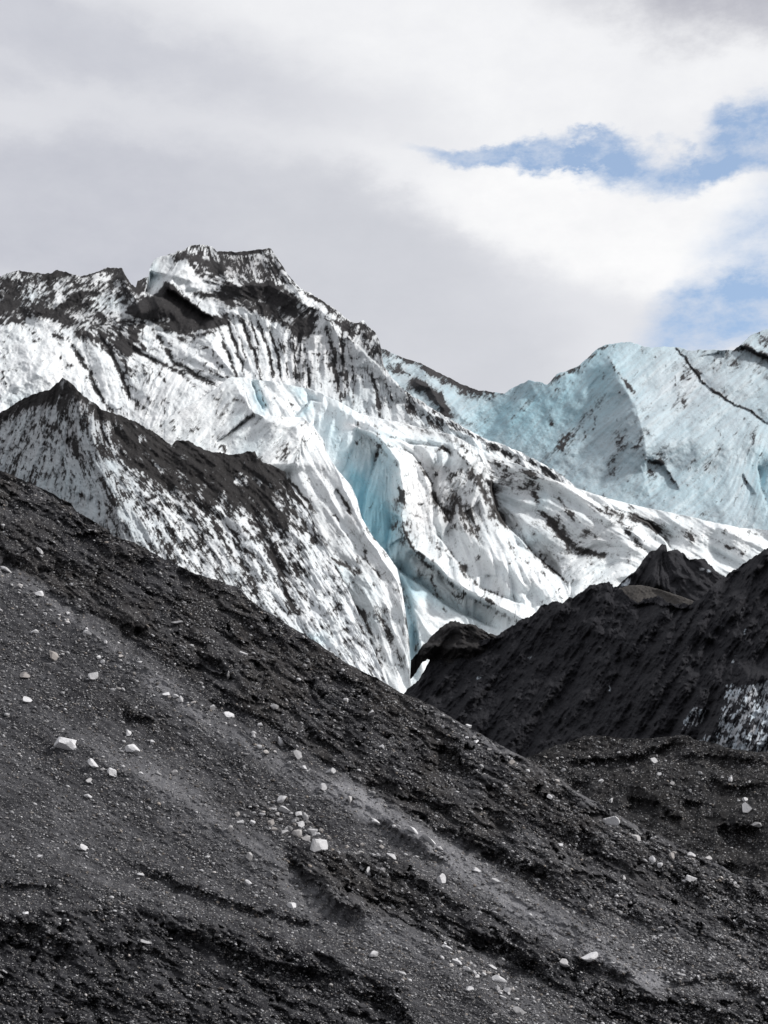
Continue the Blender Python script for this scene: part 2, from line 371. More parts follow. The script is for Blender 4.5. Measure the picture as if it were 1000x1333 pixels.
    r.ell(d, 165, 455, 15, 11, 1.3); r.ell(d, 90, 395, 36, 8, .5, -35); r.ell(d, 20, 400, 30, 12, .4, 10); r.ell(d, 375, 400, 30, 12, .3, 35); r.ell(d, 40, 382, 18, 20, -.22, -50); r.ell(d, 75, 392, 28, 7, -.25, -42); r.ell(d, 145, 395, 20, 12, -.35); r.ell(d, 205, 350, 12, 22, -.12, 30)
    r.ell(d, 45, 480, 60, 45, -.2); r.ell(d, 130, 490, 24, 45, -.18); r.ell(d, 222, 512, 40, 30, -.1); r.ell(d, 190, 412, 12, 8, -.3); r.ell(d, 218, 420, 9, 8, -.55); r.ell(d, 120, 368, 30, 8, -.2, -25)
    r.ell(d, 180, 440, 12, 12, -.15); r.ell(d, 395, 365, 5, 26, -.35, -42); r.ell(d, 432, 398, 24, 5, -.3, 38); r.ell(d, 250, 450, 38, 18, -.04); r.ell(d, 490, 520, 40, 40, .06)
    r.ell(d, 345, 460, 40, 40, -.1); r.ell(d, 205, 528, 40, 10, .18, -20)
    for p, w, a in grooves: r.stroke(d, p, w, a)
    for p, w, a in (([(276, 326), (315, 329), (354, 324)], 2.6, 1.2), ([(228, 334), (250, 336), (285, 346), (330, 338)], 5, .55), ([(246, 342), (262, 360), (276, 374)], 3, .7), ([(389, 374), (410, 388), (440, 408), (456, 419)], 3.6, .8),
                    ([(250, 382), (275, 385), (300, 395)], 6, .7), ([(60, 408), (90, 422), (120, 442), (160, 456)], 7, .6), ([(0, 420), (20, 416), (40, 430), (55, 450)], 3, .45), ([(66, 430), (76, 440), (84, 438)], 4, .6),
                    ([(100, 430), (120, 462)], 5, .5), ([(88, 472), (94, 478)], 3, .9), ([(165, 488), (180, 478), (200, 485)], 9, .45), ([(190, 490), (188, 500)], 7, .5),
                    ([(214, 430), (240, 434), (262, 436), (280, 430)], 2.5, .8), ([(260, 455), (272, 452)], 2, .9), ([(232, 440), (250, 446)], 3, .4), ([(275, 430), (290, 415), (300, 410)], 8, .6),
                    ([(262, 480), (285, 488), (300, 494)], 3, .7), ([(168, 428), (180, 445), (190, 452)], 3, .8), ([(0, 455), (8, 470)], 4, .35), ([(360, 440), (372, 455)], 8, .45), ([(400, 430), (412, 445)], 5, .35),
                    ([(405, 458), (425, 462)], 2, .5), ([(385, 430), (395, 425), (410, 432)], 8, .4), ([(495, 455), (500, 478)], 3, .4), ([(500, 482), (540, 520), (600, 556), (650, 580)], 2, .3),
                    ([(120, 356), (140, 352), (158, 351)], 2.5, .4), ([(159, 352), (168, 366), (182, 382)], 3.5, .5), ([(60, 362), (76, 355), (90, 360)], 7, .6), ([(0, 365), (20, 372)], 8, .4)):
        r.stroke(d, p, w, a)
    d *= 1+.45*fbm(X, Y, 20, 3, 36); N = r.grime(th, 32, .9)
    dirt = cover(d, N, .66)
    blue = .06+.10*fbm(X, Y, 40, 3, 33)
    r.ell(blue, 470, 520, 45, 35, .22); r.ell(blue, 148, 395, 20, 12, .2); r.ell(blue, 40, 385, 20, 18, .15); r.ell(blue, 200, 350, 10, 20, .25); r.ell(blue, 480, 455, 15, 20, .25); r.ell(blue, 590, 565, 70, 8, .22, 30); r.ell(blue, 20, 520, 60, 14, .12)
    stain_shade = .0+.12*uni(s1+1.5*fbm(X, Y, 28, 3, 42)) + .42*np.clip(blur(d, 3)-.12, 0, 1)+.16*(1-N)**2*np.clip(fbm(X, Y, 34, 3, 777)+.35, 0, 1); r.ell(stain_shade, 440, 480, 70, 60, .30); r.ell(stain_shade, 320, 347, 50, 18, .50); r.ell(stain_shade, 520, 530, 60, 30, .2, 35); r.ell(stain_shade, 215, 520, 50, 18, .22, -15); r.ell(stain_shade, 480, 450, 18, 20, .3); r.ell(stain_shade, 210, 345, 14, 20, .25)  # stains and grit smears, plus micro-shading of the ice painted as grey mottles
    R -= .9*dirt
    landform('glacier_summit', 'black streaked ice summit, the highest peak, standing at the left against grey cloud', 'glacier', r, R, 390, top, bot, (-200, 800),
             dict(dirt=dirt, blue=blue, stain_shade=stain_shade), ice_material('grimy_ice', (.020, .019, .021), (.05, .048, .049), (.90, .915, .93), .15), rough=2.6)

# =================================================================== 3. glacier tongue: back part with the blue crevasse wall
def build_tongue():
    r = Raster(150, 1200, 450, 930, 300); X, Y = r.X, r.Y
    top = [(150, 570), (199, 557), (245, 528), (280, 507), (301, 491), (318, 491.5), (350, 496), (370, 499.5), (405, 506.5), (440, 522), (468, 538), (496, 545), (524, 550), (562, 561), (590, 566),
           (615, 580), (650, 598), (671, 603), (688, 610), (720, 624), (750, 635), (769, 641.5), (797, 650), (832, 659), (877, 668), (930, 680), (965, 687), (1000, 690), (1060, 680), (1200, 700)]
    bot = [(150, 600), (300, 620), (400, 720), (480, 915), (560, 915), (700, 860), (800, 820), (1200, 800)]
    R = .8*(900-Y)
    th = r.angle([(330, 515, 70), (380, 515, 55), (430, 570, -80), (470, 620, -72), (520, 570, 35), (545, 640, 70), (590, 640, -55), (610, 700, 62), (560, 740, -62), (560, 770, 35), (650, 700, 68), (640, 780, -70), (680, 640, 15), (740, 690, 35),
                  (760, 730, -40), (700, 760, 60), (800, 660, 30), (880, 690, 32), (960, 700, 30), (535, 830, -80), (570, 820, 40)])
    r.gain = 2.5; s1 = r.lic(th, 18, 21, 2); s2 = r.lic(th, 6, 22)
    R += 6*fbm(X, Y, 70, 3, 53)
    S = [(455, 553), (470, 557), (485, 566), (498, 576), (514, 597), (520, 612), (522, 634), (526, 650), (520, 670), (528, 696), (536, 714), (554, 727), (568, 735), (583, 753), (609, 770), (643, 788), (674, 804), (710, 815)]
    r.ridge(R, S, 26, 40, 26, .5)
    r.cliff(R, S, 34, 34, 1, .5, soft=7)             # shaded left wall under the S-shaped crest (side chosen below/left)
    T1 = [(505, 580), (536, 592), (552, 614), (561, 630), (562, 648), (576, 668), (588, 684)]
    r.cliff(R, T1, 26, 18, -1, .3)
    T1b = [(560, 690), (576, 706), (586, 721), (606, 747), (627, 768), (653, 778), (700, 795)]
    r.cliff(R, T1b, 30, 16, -1, .3)
    R4 = [(405, 522), (440, 530), (470, 548), (500, 562), (532, 572), (564, 574), (580, 577), (596, 588), (616, 606), (630, 625)]
    r.ridge(R, R4, 14, 26, 12)
    r.cliff(R, [(455, 552), (490, 566), (532, 578), (570, 583), (600, 600)], 14, 7, -1)
    r.cliff(R, [(383, 545), (395, 533), (405, 522), (420, 524)], 20, 12, -1)
    r.cliff(R, [(326, 497), (332, 512), (342, 538)], 12, 10, -1)
    R3 = [(505, 728), (526, 748), (552, 765), (578, 786), (599, 799), (622, 809), (650, 820)]
    r.cliff(R, R3, 24, 26, -1, .25)
    r.cliff(R, [(522, 745), (533, 775), (542, 810), (548, 850), (545, 895)], 18, 16, 1, .3, soft=5)
    r.ridge(R, [(626, 612), (636, 640), (644, 668), (664, 692), (690, 722), (716, 742), (750, 770)], 12, 14, -9)
    r.ridge(R, [(618, 606), (622, 640), (640, 685), (680, 740), (700, 775)], 16, 18, 11)
    r.cliff(R, [(640, 622), (640, 640), (646, 665), (664, 690), (680, 704), (694, 722), (716, 740), (740, 762)], 28, 15, -1, .3)
    r.ridge(R, [(688, 610), (696, 640), (700, 660), (720, 678), (732, 700), (750, 716), (785, 723), (820, 716)], 14, 18, -8)
    r.ridge(R, [(660, 600), (700, 612), (740, 634), (780, 660), (820, 690), (850, 712)], 12, 28, 12)
    r.cliff(R, [(790, 655), (801, 665), (820, 670), (844, 682), (863, 701), (880, 725)], 28, 12, -1, .3)
    r.ridge(R, [(795, 672), (815, 694), (835, 712)], 10, 10, -6)
    r.ridge(R, [(855, 670), (885, 684), (910, 700), (935, 725)], 20, 14, 6); r.ridge(R, [(900, 680), (940, 690), (975, 706), (1010, 716)], 16, 10, 5)
    for p in ([(620, 700), (640, 735), (665, 770), (700, 790)], [(640, 720), (665, 745), (695, 775)], [(700, 735), (705, 760), (712, 782)], [(668, 715), (690, 745), (705, 775)]):
        r.ridge(R, p, 8, 8, 5)
    for x0, y0, rx, ry, a in ((455, 575, 22, 24, 14), (555, 595, 30, 12, 5), (610, 660, 30, 40, 6), (672, 655, 22, 30, -6), (760, 690, 40, 30, 6), (575, 815, 40, 18, 8)):
        r.ell(R, x0, y0, rx, ry, -a)
    R += .25*s1 + .5*fbm(X, Y, 7, 3, 58, .5) + 4.5*fbm(X, Y, 30, 4, 59, .45)
    R += 4.6*r.ribs(th, 64, 27, 40)*sstep(470, 540, X) + 1.6*r.ribs(th, 67, 15, 24) - 1.0*fbm(X, Y, 15, 4, 65, .55, True)
    r.cliff(R, [(497, 578), (489, 608), (479, 640), (474, 672), (480, 702)], 18, 11, 1, .4, soft=3); r.cliff(R, [(522, 672), (510, 690), (506, 715), (510, 735)], 14, 8, 1, .4, soft=3)
    d = r.z()+.03+.10*fbm(X, Y, 40, 3, 60); r.collect(d, R, 1700, .05, .5)
    r.ell(d, 600, 655, 45, 50, .28); r.ell(d, 625, 625, 20, 20, .2); r.ell(d, 668, 620, 34, 18, .3); r.ell(d, 720, 690, 45, 22, .24, 30); r.ell(d, 755, 730, 50, 25, .16); r.ell(d, 700, 640, 14, 30, .15)
    r.ell(d, 530, 690, 18, 22, .3); r.ell(d, 545, 715, 25, 12, .1); r.ell(d, 880, 695, 30, 12, .2); r.ell(d, 560, 560, 60, 7, .22, 12); r.ell(d, 790, 680, 40, 18, .12)
    r.ell(d, 450, 640, 45, 90, -.25, -20); r.ell(d, 570, 830, 60, 40, -.1); r.ell(d, 640, 760, 30, 20, -.1)
    for p, w, a in (([(330, 499), (343, 512), (345, 530)], 2, .8), ([(405, 522), (395, 534), (384, 542)], 2, .6), ([(437, 555), (447, 572), (436, 585)], 4, .35), ([(465, 545), (467, 555)], 2, .7), ([(472, 565), (472, 590)], 2.5, .35),
                    ([(485, 553), (495, 556)], 4, .5), ([(535, 558), (545, 565), (552, 560)], 4, .5), ([(497, 572), (490, 590), (488, 605)], 2.5, .7), ([(500, 575), (520, 588), (540, 596)], 2, .6), ([(513, 597), (518, 610)], 3, .8),
                    ([(536, 592), (548, 610), (556, 620)], 2.2, .9), ([(563, 636), (568, 648), (576, 662), (588, 684)], 8, .55), ([(580, 640), (590, 655)], 9, .4), ([(596, 612), (582, 625)], 6, .35),
                    ([(567, 587), (575, 582), (588, 592)], 2.4, .9), ([(590, 583), (600, 592), (612, 606)], 2.6, .8), ([(560, 570), (600, 578)], 3, .3), ([(595, 575), (610, 586), (622, 596)], 3.5, .5),
                    ([(519, 632), (524, 650), (528, 668)], 3, .9), ([(522, 672), (530, 700), (540, 718), (556, 728)], 1.9, .8), ([(510, 690), (518, 680)], 3, .5), ([(524, 640), (520, 655)], 6, .5),
                    ([(535, 712), (560, 738), (585, 757), (615, 773)], 2.6, .45), ([(632, 778), (645, 790)], 2.2, .9), ([(545, 740), (552, 755)], 6, .35), ([(585, 765), (600, 790)], 6, .3), ([(560, 745), (566, 768)], 3, .45), ([(605, 770), (600, 782)], 3, .5), ([(620, 778), (616, 790)], 2.5, .5),
                    ([(558, 700), (570, 712), (582, 722)], 4, .4), ([(586, 721), (606, 747), (627, 768), (655, 778)], 2.6, .75), ([(600, 735), (606, 742)], 6, .5), ([(600, 670), (606, 690), (625, 695)], 4, .5),
                    ([(612, 612), (622, 622), (630, 640), (640, 665), (646, 688)], 4, .9), ([(640, 620), (640, 640), (646, 665), (656, 680), (664, 692)], 3, 1.0), ([(664, 694), (668, 715), (676, 726)], 4, .6), ([(678, 704), (694, 722), (716, 740), (738, 758)], 2.4, .9),
                    ([(690, 610), (696, 640), (700, 660), (720, 678), (732, 700), (750, 716), (784, 722)], 4, .75), ([(715, 675), (725, 685)], 9, .5), ([(672, 640), (690, 630)], 6, .4), ([(650, 622), (660, 615)], 6, .5), ([(725, 645), (735, 662), (750, 680)], 3, .6), ([(742, 668), (756, 686)], 5, .35),
                    ([(635, 600), (680, 612), (705, 622), (730, 640)], 2.4, .5), ([(605, 645), (615, 675), (625, 695)], 3, .5), ([(590, 640), (600, 665), (612, 690)], 6, .35),
                    ([(770, 658), (801, 668), (822, 672), (844, 684), (856, 695)], 5, .8), ([(797, 672), (815, 690), (835, 712)], 6, .7), ([(812, 655), (828, 662)], 3, .7), ([(850, 682), (862, 692)], 6, .5), ([(885, 690), (905, 700), (912, 712)], 6, .35), ([(895, 690), (905, 706)], 3, .5),
                    ([(940, 708), (965, 718)], 2.6, .6), ([(945, 690), (965, 700)], 2, .6), ([(900, 678), (910, 682)], 2, .4), ([(970, 692), (1000, 698)], 2, .5), ([(750, 636), (800, 652)], 1.6, .4),
                    ([(760, 715), (780, 722), (790, 720)], 3, .6), ([(700, 745), (712, 750)], 4, .4), ([(760, 690), (770, 700)], 6, .3), ([(686, 730), (692, 745)], 3, .5), ([(735, 735), (745, 760)], 8, .2), ([(550, 822), (540, 850)], 1.5, .6), ([(545, 865), (548, 882)], 4, .4)):
        r.stroke(d, p, w, a)
    d *= 1+.6*fbm(X, Y, 20, 3, 66); N = r.grime(th, 62, 1.2)
    dirt = cover(d, N, .78)
    blue = .10+.12*fbm(X, Y, 40, 3, 63)
    r.ell(blue, 470, 650, 22, 80, .70, -18); r.ell(blue, 505, 680, 22, 50, .75, -20); r.ell(blue, 478, 665, 10, 60, .4, -22); r.ell(blue, 425, 560, 24, 24, .30, 40); r.ell(blue, 390, 512, 16, 8, .4, 30); r.ell(blue, 337, 520, 7, 20, .55, -15)
    r.ell(blue, 397, 535, 6, 14, .5, 45); r.ell(blue, 500, 610, 20, 30, .4); r.ell(blue, 540, 760, 40, 14, .45, 36); r.ell(blue, 600, 795, 50, 10, .25, 25); r.ell(blue, 536, 820, 9, 55, .7, -4); r.ell(blue, 455, 555, 14, 6, -.3); r.ell(blue, 540, 572, 60, 6, .2, 8)
    r.ell(blue, 660, 650, 18, 18, .32); r.ell(blue, 705, 650, 10, 16, .3); r.ell(blue, 570, 600, 20, 12, .2); r.ell(blue, 700, 700, 40, 16, .2); r.ell(blue, 880, 690, 30, 10, .15); r.ell(blue, 560, 610, 18, 22, -.1); r.ell(blue, 545, 640, 16, 40, -.3)
    stain_shade = .0+.10*uni(s1+1.5*fbm(X, Y, 26, 3, 72))+.42*np.clip(blur(d, 3)-.12, 0, 1)+.16*(1-N)**2*np.clip(fbm(X, Y, 34, 3, 777)+.35, 0, 1)  # besides smeared grit, grey mottles paint the shading of small bumps
    r.ell(stain_shade, 600, 670, 50, 45, .36); r.ell(stain_shade, 750, 700, 50, 30, .28); r.ell(stain_shade, 670, 640, 30, 30, .26); r.ell(stain_shade, 560, 562, 60, 7, .3, 12); r.ell(stain_shade, 535, 690, 20, 25, .25); r.ell(stain_shade, 880, 695, 40, 12, .2); r.ell(stain_shade, 450, 640, 50, 90, -.2, -20)
    R -= 1.1*dirt
    landform('glacier_tongue', 'white folded glacier tongue with a turquoise crevasse down its middle', 'glacier', r, R, 315, top, bot, (150, 1200),
             dict(dirt=dirt, blue=blue, stain_shade=stain_shade), ice_material('clean_ice', (.026, .025, .026), (.075, .07, .068), (.92, .935, .945), .13), rough=1.2, backdrop=1.4)

# =================================================================== 4. front flank of the tongue, left lip of the crevasse
def build_flank():
    r = Raster(130, 620, 470, 960, 400); X, Y = r.X, r.Y
    top = [(130, 590), (165, 575), (199, 556), (245, 528), (280, 507), (297, 492), (303, 491), (312, 497), (318, 505), (324, 525), (331, 538), (343, 541), (356, 541.5), (380, 543), (394, 543), (400, 548), (408, 555), (421, 573), (426, 590),
           (433, 602), (440, 612), (457, 632), (465, 650), (471, 674), (485, 698), (503, 719), (517, 740), (523, 765), (528, 796), (531, 817), (534, 845), (534, 880), (536, 902), (600, 1000)]
    bot = [(130, 700), (300, 930), (400, 945), (600, 955)]
    R = .95*(900-Y) - 12 + .10*(530-X)
    th = r.angle([(230, 560, -44), (290, 530, -50), (320, 570, -40), (350, 570, -45), (345, 600, -42), (420, 600, 62), (400, 660, 52), (450, 700, 55), (420, 740, 48), (480, 800, 62), (440, 820, 58), (510, 850, 72)])
    r.gain = 2.1; s1 = r.lic(th, 18, 41, 2); s2 = r.lic(th, 7, 42)
    R += 5*fbm(X, Y, 60, 3, 83)
    r.ridge(R, [(301, 485), (310, 505), (325, 530), (350, 548), (380, 556), (400, 552)], 14, 22, 12)
    r.cliff(R, [(345, 545), (330, 538), (312, 552), (295, 565), (278, 578)], 14, 8, -1)
    r.ridge(R, [(400, 545), (380, 566), (373, 582), (371, 605), (385, 640)], 14, 30, -10)
    r.ridge(R, [(396, 548), (376, 568), (371, 590), (372, 618)], 24, 50, 16)
    r.ridge(R, [(425, 575), (450, 640), (480, 700), (520, 760), (530, 840), (530, 890)], 10, 26, 14)
    r.ridge(R, [(437, 635), (447, 650), (462, 674)], 5, 5, -4)
    r.ridge(R, [(415, 722), (440, 738), (475, 752), (505, 790), (515, 830)], 12, 22, 9)
    gro = [([(370, 622), (390, 640), (412, 668)], 2.0, .8), ([(380, 628), (400, 655)], 1.6, .6), ([(352, 640), (385, 690), (415, 722), (440, 761), (475, 806), (497, 848)], 2.8, .9), ([(340, 660), (370, 720), (400, 770), (430, 810), (470, 850)], 3, .7),
           ([(437, 635), (447, 650), (460, 672)], 1.8, 1.0), ([(422, 733), (432, 727), (452, 738), (470, 750)], 2.6, .8), ([(476, 832), (486, 850), (496, 868)], 3.2, 1.0), ([(490, 800), (502, 815), (512, 840), (528, 872)], 4.2, .85), ([(500, 790), (497, 810)], 8, .3),
           ([(455, 700), (480, 730), (500, 760)], 2, .35), ([(410, 690), (440, 725), (470, 745)], 3, .35), ([(505, 745), (512, 760)], 3, .35), ([(450, 780), (480, 800)], 3, .4), ([(533, 800), (532, 850)], 2, .4), ([(410, 780), (430, 800), (445, 830), (460, 860)], 3, .6), ([(380, 770), (400, 800), (430, 850)], 3.4, .6)]
    for p, w, a in gro: r.ridge(R, p, w*2.4, w*2.4, -5*a)
    R += .35*s1 + .6*fbm(X, Y, 7, 3, 88, .5) + 4.5*fbm(X, Y, 28, 4, 89, .45)
    R += 3.0*r.ribs(th, 97, 28, 40) + 1.6*r.ribs(th, 94, 15, 26) - 1.2*fbm(X, Y, 14, 4, 95, .6, True)
    d = r.z()+.10+.08*fbm(X, Y, 30, 3, 90); r.collect(d, R, 1800, .06, .5)
    r.poly(d, [(200, 700), (340, 610), (375, 620), (420, 700), (450, 760), (470, 830), (440, 900), (300, 900)], .24, 10)
    r.ell(d, 440, 740, 40, 20, .08, 40); r.ell(d, 415, 600, 30, 30, -.06); r.ell(d, 300, 520, 30, 25, -.06); r.ell(d, 490, 800, 18, 40, .1, -20)
    r.poly(d, [(330, 860), (420, 800), (470, 860), (500, 885), (480, 920), (380, 920)], .12, 8)
    for p, w, a in gro: r.stroke(d, p, w, a)
    for p, w, a in (([(300, 520), (308, 520), (322, 525)], 3, .5), ([(296, 525), (285, 545)], 5, .2), ([(330, 538), (312, 550), (295, 564), (280, 576)], 2.2, .5), ([(398, 545), (397, 553), (380, 552)], 3.6, .5), ([(372, 580), (369, 600)], 4, .75), ([(362, 585), (366, 600)], 8, .35),
                    ([(345, 578), (338, 590)], 5, .3), ([(285, 583), (292, 582)], 2, .7), ([(250, 570), (230, 585)], 3, .2), ([(395, 545), (424, 580), (432, 600)], 1.2, .3), ([(470, 670), (490, 705), (520, 745)], 2.2, .45), ([(330, 600), (350, 588)], 4, .2)):
        r.stroke(d, p, w, a)
    d *= 1+.6*fbm(X, Y, 22, 3, 96); N = r.grime(th, 92, .8, 1.3)
    dirt = cover(d, N, .78)
    blue = .07+.10*fbm(X, Y, 40, 3, 93)
    r.ell(blue, 400, 835, 26, 12, .4); r.ell(blue, 445, 745, 30, 14, .22, 30); r.ell(blue, 320, 590, 40, 16, .22, -30); r.ell(blue, 480, 790, 20, 30, .15); r.ell(blue, 310, 545, 14, 8, .2, -45)
    stain_shade = .0+.10*uni(s1+1.5*fbm(X, Y, 26, 3, 94))+.42*np.clip(blur(d, 3)-.12, 0, 1)+.16*(1-N)**2*np.clip(fbm(X, Y, 34, 3, 777)+.35, 0, 1); r.ell(stain_shade, 380, 880, 90, 40, .25)  # stains, with the mottled shading of bumpy ice painted in
    R -= 1.1*dirt
    landform('glacier_flank', 'bright white ice flank left of the turquoise crevasse, streaked with black grit', 'glacier', r, R, 290, top, bot, (130, 600),
             dict(dirt=dirt, blue=blue, stain_shade=stain_shade), bpy.data.materials['clean_ice'], rough=1.0, backdrop=1.2)

# =================================================================== 5. black-capped dirt cone ridge at the left
def build_dirt_ridge():
    r = Raster(-200, 620, 470, 960, 500); X, Y = r.X, r.Y
    top = [(-200, 600), (-100, 560), (-40, 548), (0, 538), (21, 524), (42, 513), (66, 506.5), (74, 498), (82, 491), (94, 500), (115, 520), (133, 533), (157, 541), (182, 552), (203, 564), (224, 580), (229, 573), (245, 573), (266, 585),
           (287, 590), (304, 592), (315, 590), (323, 588), (331, 587), (335, 594), (342, 601), (360, 608), (371, 614), (374, 626), (400, 662), (425, 715), (455, 770), (480, 830), (500, 880), (520, 930), (600, 955)]
    bot = [(-200, 700), (0, 720), (200, 840), (400, 940), (600, 956)]
    # lies a little in front of the flank and runs into it along its right edge
    edge = line(top, X); inset = sstep(0, 1, np.clip((470-X)/220, 0, 1))*26+3
    R = .95*(900-Y) - 12 + .10*(530-X) - inset - 4
    R = np.where(X < 350, R-20*sstep(350, 150, X), R)
    th = r.angle([(20, 560, -62), (60, 620, -68), (80, 540, -75), (110, 600, 60), (110, 670, -75), (150, 640, 65), (180, 620, 40), (240, 590, 28), (200, 690, 62), (270, 660, 50), (330, 620, 38), (300, 740, 58), (360, 700, 55), (400, 780, 56), (450, 850, 60)])
    r.gain = 1.2; s1 = r.lic(th, 22, 51, 2); s2 = r.lic(th, 8, 52); sh = r.lic(th, 5, 53)
    R += 6*fbm(X, Y, 60, 4, 103)
    r.ridge(R, [(82, 488), (98, 520), (115, 559), (128, 590), (138, 620), (155, 660)], 44, 40, 28, taper=False)
    r.ridge(R, [(230, 572), (262, 598), (290, 640), (320, 700), (370, 790)], 20, 24, 8); r.ridge(R, [(330, 588), (352, 640), (390, 710), (430, 790)], 20, 16, 7)
    r.ridge(R, [(150, 560), (185, 610), (215, 670), (245, 730)], 20, 20, 7)
    for p in ([(190, 600), (225, 650), (250, 700), (275, 760)], [(290, 610), (330, 670), (355, 720), (400, 800)], [(250, 600), (290, 660), (310, 720), (345, 780)]): r.ridge(R, p, 10, 10, -7)
    R += 1.05*np.maximum(0, 112+.33*(Y-545)-X) + 2.4*r.ribs(th, 114, 14, 22) - 5.0*fbm(X, Y, 26, 5, 115, .65, True)
    d = r.z(); r.collect(d, R, 1900, .10, .35)
    dep = Y-edge                                           # how far below the crest
    right = sstep(95, 150, X-.32*(Y-500))
    cap = sstep(34, 92, dep+14*fbm(X, Y, 35, 3, 104)); cap = np.maximum(cap, sstep(345, 400, X+.25*(Y-620)+10*fbm(X, Y, 20, 3, 105))*sstep(8, 20, dep+.5*(X-370)))
    d += right*(1.15-.66*cap) + (1-right)*(.40+.65*sstep(26, 4, dep))
    d -= right*.13*sstep(90, 200, dep); d -= .22*sstep(360, 440, X); r.ell(d, 75, 522, 26, 16, .5); r.ell(d, 70, 535, 5, 12, -.35, 15)
    r.ell(d, 50, 560, 30, 20, -.05); r.ell(d, 120, 660, 18, 22, -.35); r.ell(d, 80, 630, 30, 15, -.12); r.ell(d, 190, 690, 30, 20, -.12); r.ell(d, 400, 840, 25, 10, -.1)
    for p, w, a in (([(90, 545), (100, 590), (112, 600)], 5, .5), ([(55, 545), (75, 560), (100, 590)], 4, .35), ([(295, 620), (335, 672), (355, 720), (375, 760)], 7, .45), ([(325, 640), (370, 680), (410, 700)], 8, .3), ([(200, 615), (240, 640), (262, 690)], 8, .25),
                    ([(170, 600), (220, 630)], 9, .25), ([(355, 720), (380, 790), (400, 810)], 4, .5), ([(225, 690), (222, 720), (232, 735)], 5, .5), ([(265, 655), (300, 720), (330, 770)], 4, .4), ([(140, 640), (155, 690)], 6, .35), ([(235, 760), (300, 790), (380, 850), (470, 890)], 5, .15),
                    ([(375, 625), (400, 662), (430, 715)], 3, .35), ([(0, 700), (60, 640)], 8, .1)):
        r.stroke(d, p, w, a)
    for x0, y0, rx, ry, a in ((145, 607, 9, 5, -.8), (183, 570, 9, 3, -.9), (205, 608, 14, 4, -.55), (230, 612, 12, 4, -.5), (311, 625, 11, 9, -.8), (340, 630, 12, 5, -.4), (200, 600, 12, 4, -.4), (220, 575, 8, 3, -.6), (190, 620, 12, 5, -.3), (250, 640, 14, 6, -.2)):
        r.ell(d, x0, y0, rx, ry, a, 35)
    d *= 1+.25*fbm(X, Y, 20, 3, 116); N = r.grime(th, 112, .6, 1.4)
    dirt = cover(d, N, .62)
    R += .5*s1 + .9*fbm(X, Y, 6, 4, 108, .6) + 1.6*fbm(X, Y, 14, 3, 109, ridged=True)
    R += (1.6*fbm(X, Y, 9, 4, 110, .6, True))*sstep(60, 10, dep)
    blue = .08+.10*fbm(X, Y, 30, 3, 113)+(1-right)*.28; r.ell(blue, 60, 640, 70, 40, .25); r.ell(blue, 400, 835, 26, 12, .4); r.ell(blue, 215, 690, 14, 20, .1)  # left face bluer: its shade is put into the ice colour
    stain_shade = .04+.14*uni(s1+1.2*fbm(X, Y, 26, 3, 114))+.42*np.clip(blur(d, 3)-.12, 0, 1)+.16*(1-N)**2*np.clip(fbm(X, Y, 34, 3, 777)+.35, 0, 1)+(1-right)*.42  # left face greyed to paint its shade; mottles paint fine shading beside real smears
    R -= 1.0*dirt
    landform('dirt_ridge', 'ice ridge capped with dark grit rising to a black point at the left', 'ridge', r, R, 262, top, bot, (-200, 600),
             dict(dirt=dirt, blue=blue, stain_shade=stain_shade), ice_material('gritty_ice', (.014, .013, .014), (.038, .036, .036), (.88, .90, .92), .11), rough=3.2, backdrop=1.6)

# =================================================================== 6. dark hills right
def hill(name, label, seed, x0, x1, top, bot, D0, k, th_pts, relief, dens, px, dirt_a, dirt_b, rough, warmf=None, step=1.0, backdrop=1.6, lean=0.0, amp=1.0):
    r = Raster(x0, x1, int(min(p[1] for p in top))-30, int(max(p[1] for p in bot))+10, seed); X, Y = r.X, r.Y
    R = k*(1000-Y) - lean*(X-520)
    th = r.angle(th_pts); r.gain = 1.7; s1 = r.lic(th, 14, seed+1, src=fbm(X, Y, 9, 4, seed+1, .65)); s2 = r.lic(th, 6, seed+2, src=fbm(X, Y, 4, 3, seed+2, .7))
    R += amp*(14*fbm(X, Y, 60, 4, seed+3, .6) + 5*r.ribs(th, seed+11, 24, 46) + .9*s1 + .8*s2 - 8*fbm(r.wx, r.wy, 34, 6, seed+4, .62, True) - 2.5*np.abs(fbm(X, Y, 7, 3, seed+8, .6)))+.9*fbm(X, Y, 3, 2, seed+5)
    relief(r, R)
    d = dens(r); N = r.grime(th, seed+6, 1.0); dirt = cover(d, N, .45)
    blue = .25+0*X; stain_shade = .25+.55*uni(fbm(X, Y, 12, 4, seed+12)+.3*s1)
    m = ice_material(name+'_cover', dirt_a, dirt_b, (.62, .66, .74), px)
    return landform(name, label, 'hill', r, R, D0, top, bot, (x0, x1), dict(dirt=dirt, blue=blue, stain_shade=stain_shade), m, rough=rough, step=step, backdrop=backdrop)

